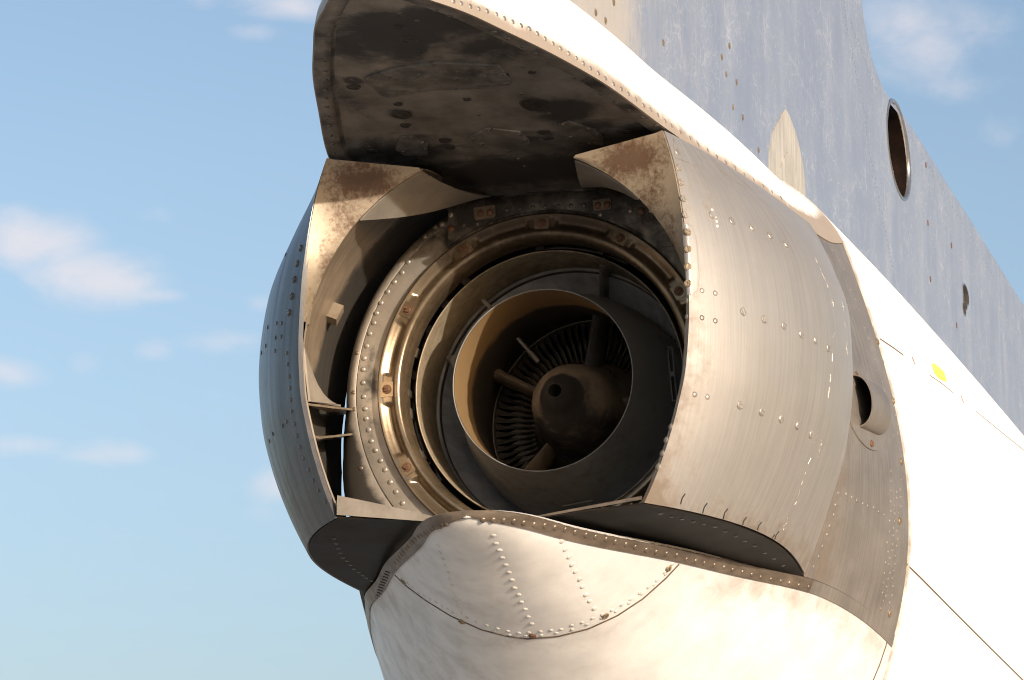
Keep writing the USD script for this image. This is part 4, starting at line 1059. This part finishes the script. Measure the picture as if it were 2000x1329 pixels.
for x, y in ((683, 596), (697, 690), (690, 767), (691, 800), (705, 915)): rivet(bulk_p, x, y, .006, mat="strip", parent=bulk_p)
# underside plate fasteners, recessed cups and cover plates
pl = [plate_p]
cps = [patch(pl, [(714, 150), (768, 131), (852, 119), (976, 125), (1002, 162), (940, 170), (850, 172), (758, 188), (742, 183)], .006, "soot", "cover_plate", upper_p, prims={"dirt_shade": lambda v: .42 + 0 * v[:, 0]}),
       patch(pl, [(912, 268), (950, 248), (1018, 256), (1037, 276), (1000, 296), (930, 290)], .005, "soot", "cover_plate", upper_p, prims={"dirt_shade": lambda v: .22 + 0 * v[:, 0]}),
       patch(pl, [(1088, 240), (1112, 235), (1165, 252), (1180, 265), (1178, 282), (1120, 272), (1090, 255)], .005, "soot", "cover_plate", upper_p, prims={"dirt_shade": lambda v: .4 + 0 * v[:, 0]}),
       patch(pl, [(782, 265), (806, 263), (836, 280), (834, 302), (790, 302), (772, 290)], .005, "soot", "cover_plate", upper_p, prims={"dirt_shade": lambda v: .4 + 0 * v[:, 0]})]
for x, y in ((843, 126), (954, 134), (980, 146), (895, 141), (759, 152), (892, 154), (948, 150), (990, 164), (887, 173), (772, 182), (820, 146), (957, 252), (923, 273), (1016, 264), (1026, 275), (995, 296), (940, 282), (1098, 240), (1150, 252), (1167, 264), (1116, 268), (1153, 281), (804, 270), (825, 280), (787, 297), (831, 292), (1018, 184), (1020, 130), (934, 225), (689, 155), (820, 309), (1013, 311), (1025, 325), (1181, 297), (1072, 222), (780, 25), (815, 40)):
    rivet(pl + cps, x, y, .0066, mat="rivet_dark", parent=upper_p, name="plate_rivet")
def cup(x, y, r, ring=None):
    h = cast(pl, x, y)
    if h is None: return
    F = frame(h[1]); t = np.linspace(0, 2 * math.pi, 24, endpoint=False)
    prof = [(1.25, .0003), (1.15, .0022), (1.0, .0022), (.9, -.002 + .0022), (.55, .0012), (0, .0026)]
    r *= .8; P = np.array([h[0] + (np.cos(t)[:, None] * F[0] + np.sin(t)[:, None] * F[1]) * (r * q * (1 + .06 * np.sin(3 * t + x)))[:, None] + F[2] * z for q, z in prof])
    obj("drain_cup", grid(P, True), "cup", upper_p)
for x, y, r in ((691, 170, .017), (778, 203, .011), (784, 224, .025), (792, 245, .013), (726, 295, .014), (720, 288, .011), (869, 274, .016), (879, 288, .013), (1044, 204, .036), (1062, 258, .015), (1070, 270, .014), (1226, 258, .014), (1103, 258, .012), (748, 165, .022), (812, 158, .017), (912, 194, .010), (800, 78, .020), (780, 53, .013), (822, 100, .012), (826, 324, .014), (882, 351, .010), (985, 146, .012), (945, 151, .014), (1039, 141, .010), (890, 155, .010)): cup(x, y, r)
rivets([flange_p], [(652, 300), (641, 240), (635, 180), (633, 130), (640, 75), (660, 35)], 16, .0072, "rivet_dark")
rivets([flange_p], [(700, 8), (850, 20), (950, 55), (1050, 108), (1150, 170), (1240, 222), (1280, 244)], 22, .0066, "rivet_dark")
rivets(beak_strip, [(885, 2), (960, 25), (1040, 60), (1120, 110), (1200, 165), (1280, 222), (1300, 236)], 28, .0062, "panel")
rivets(beak_strip, [(1312, 246), (1380, 293), (1440, 332), (1500, 368), (1560, 412)], 15, .006, "panel")
# fin fasteners
for x, y in ((1163, 25), (1182, 41), (1198, 5), (1295, 84), (1418, 145), (1438, 161), (1431, 210), (1450, 230), (1409, 112), (1424, 90), (1481, 294)): screw(fin_p, x, y, .010, "brass", h=.002)
for x, y in ((1808, 323), (1812, 436), (1817, 546), (1858, 480), (1868, 636)): screw(fin_p, x, y, .014, "rust", slot=False)
ribbon(fin_p, [(1806, 290), (1812, 440), (1816, 560), (1820, 660)], .006, 30, .001, "panel_joint", "seam_pale", fin_p) if "seam_pale" in M else None
for pts, n in (([(1660, 40), (1690, 120), (1712, 175)], 26), ([(1648, 0), (1655, 60), (1676, 160), (1692, 230)], 34), ([(1690, 240), (1702, 320), (1722, 420), (1742, 520)], 34), ([(1740, 210), (1800, 300), (1870, 420), (1940, 540)], 40)):
    for px, py in along(pts, n, .8):
        h = cast(fin_p, px, py)
        if h is not None: LEFT.setdefault((fin_p, "fin_rivet"), []).append(dome(h[0], h[1], .0058, .0016, 7))
# panel lines and marks on the white fuselage
ribbon([fus_p, lower_p], [(1737, 1234), (1730, 1262), (1718, 1298), (1704, 1332)], .006, 30, .001, "panel_joint", "seam", fus_p)
ribbon(fus_p, [(1762, 1094), (1800, 1131), (1860, 1192), (1930, 1262), (2000, 1331)], .006, 50, .001, "panel_joint", "seam", fus_p)
ribbon(fus_p, [(1718, 662), (1745, 680), (1764, 694)], .005, 14, .001, "panel_joint", "seam", fus_p)
ribbon(fus_p, [(1815, 733), (1840, 750), (1862, 768)], .003, 14, .0008, "panel_joint", "seam", fus_p)
ribbon(fus_p, [(1905, 803), (1950, 840), (2000, 880)], .003, 24, .0008, "panel_joint", "seam", fus_p)
patch(fus_p, [(1819, 711), (1826, 711), (1843, 726), (1850, 747), (1836, 742), (1825, 730)], .0008, "yellow", "yellow_marker", fus_p)
for x, y in ((1784, 705), (1879, 780)): ribbon(fus_p, [(x - 3, y - 8), (x + 3, y + 8)], .010, 5, .0012, "rust_bolt", "rust", fus_p)
for (par, mt), gs in LEFT.items(): obj("far_rivet", join(gs), mt, par, kind="stuff")
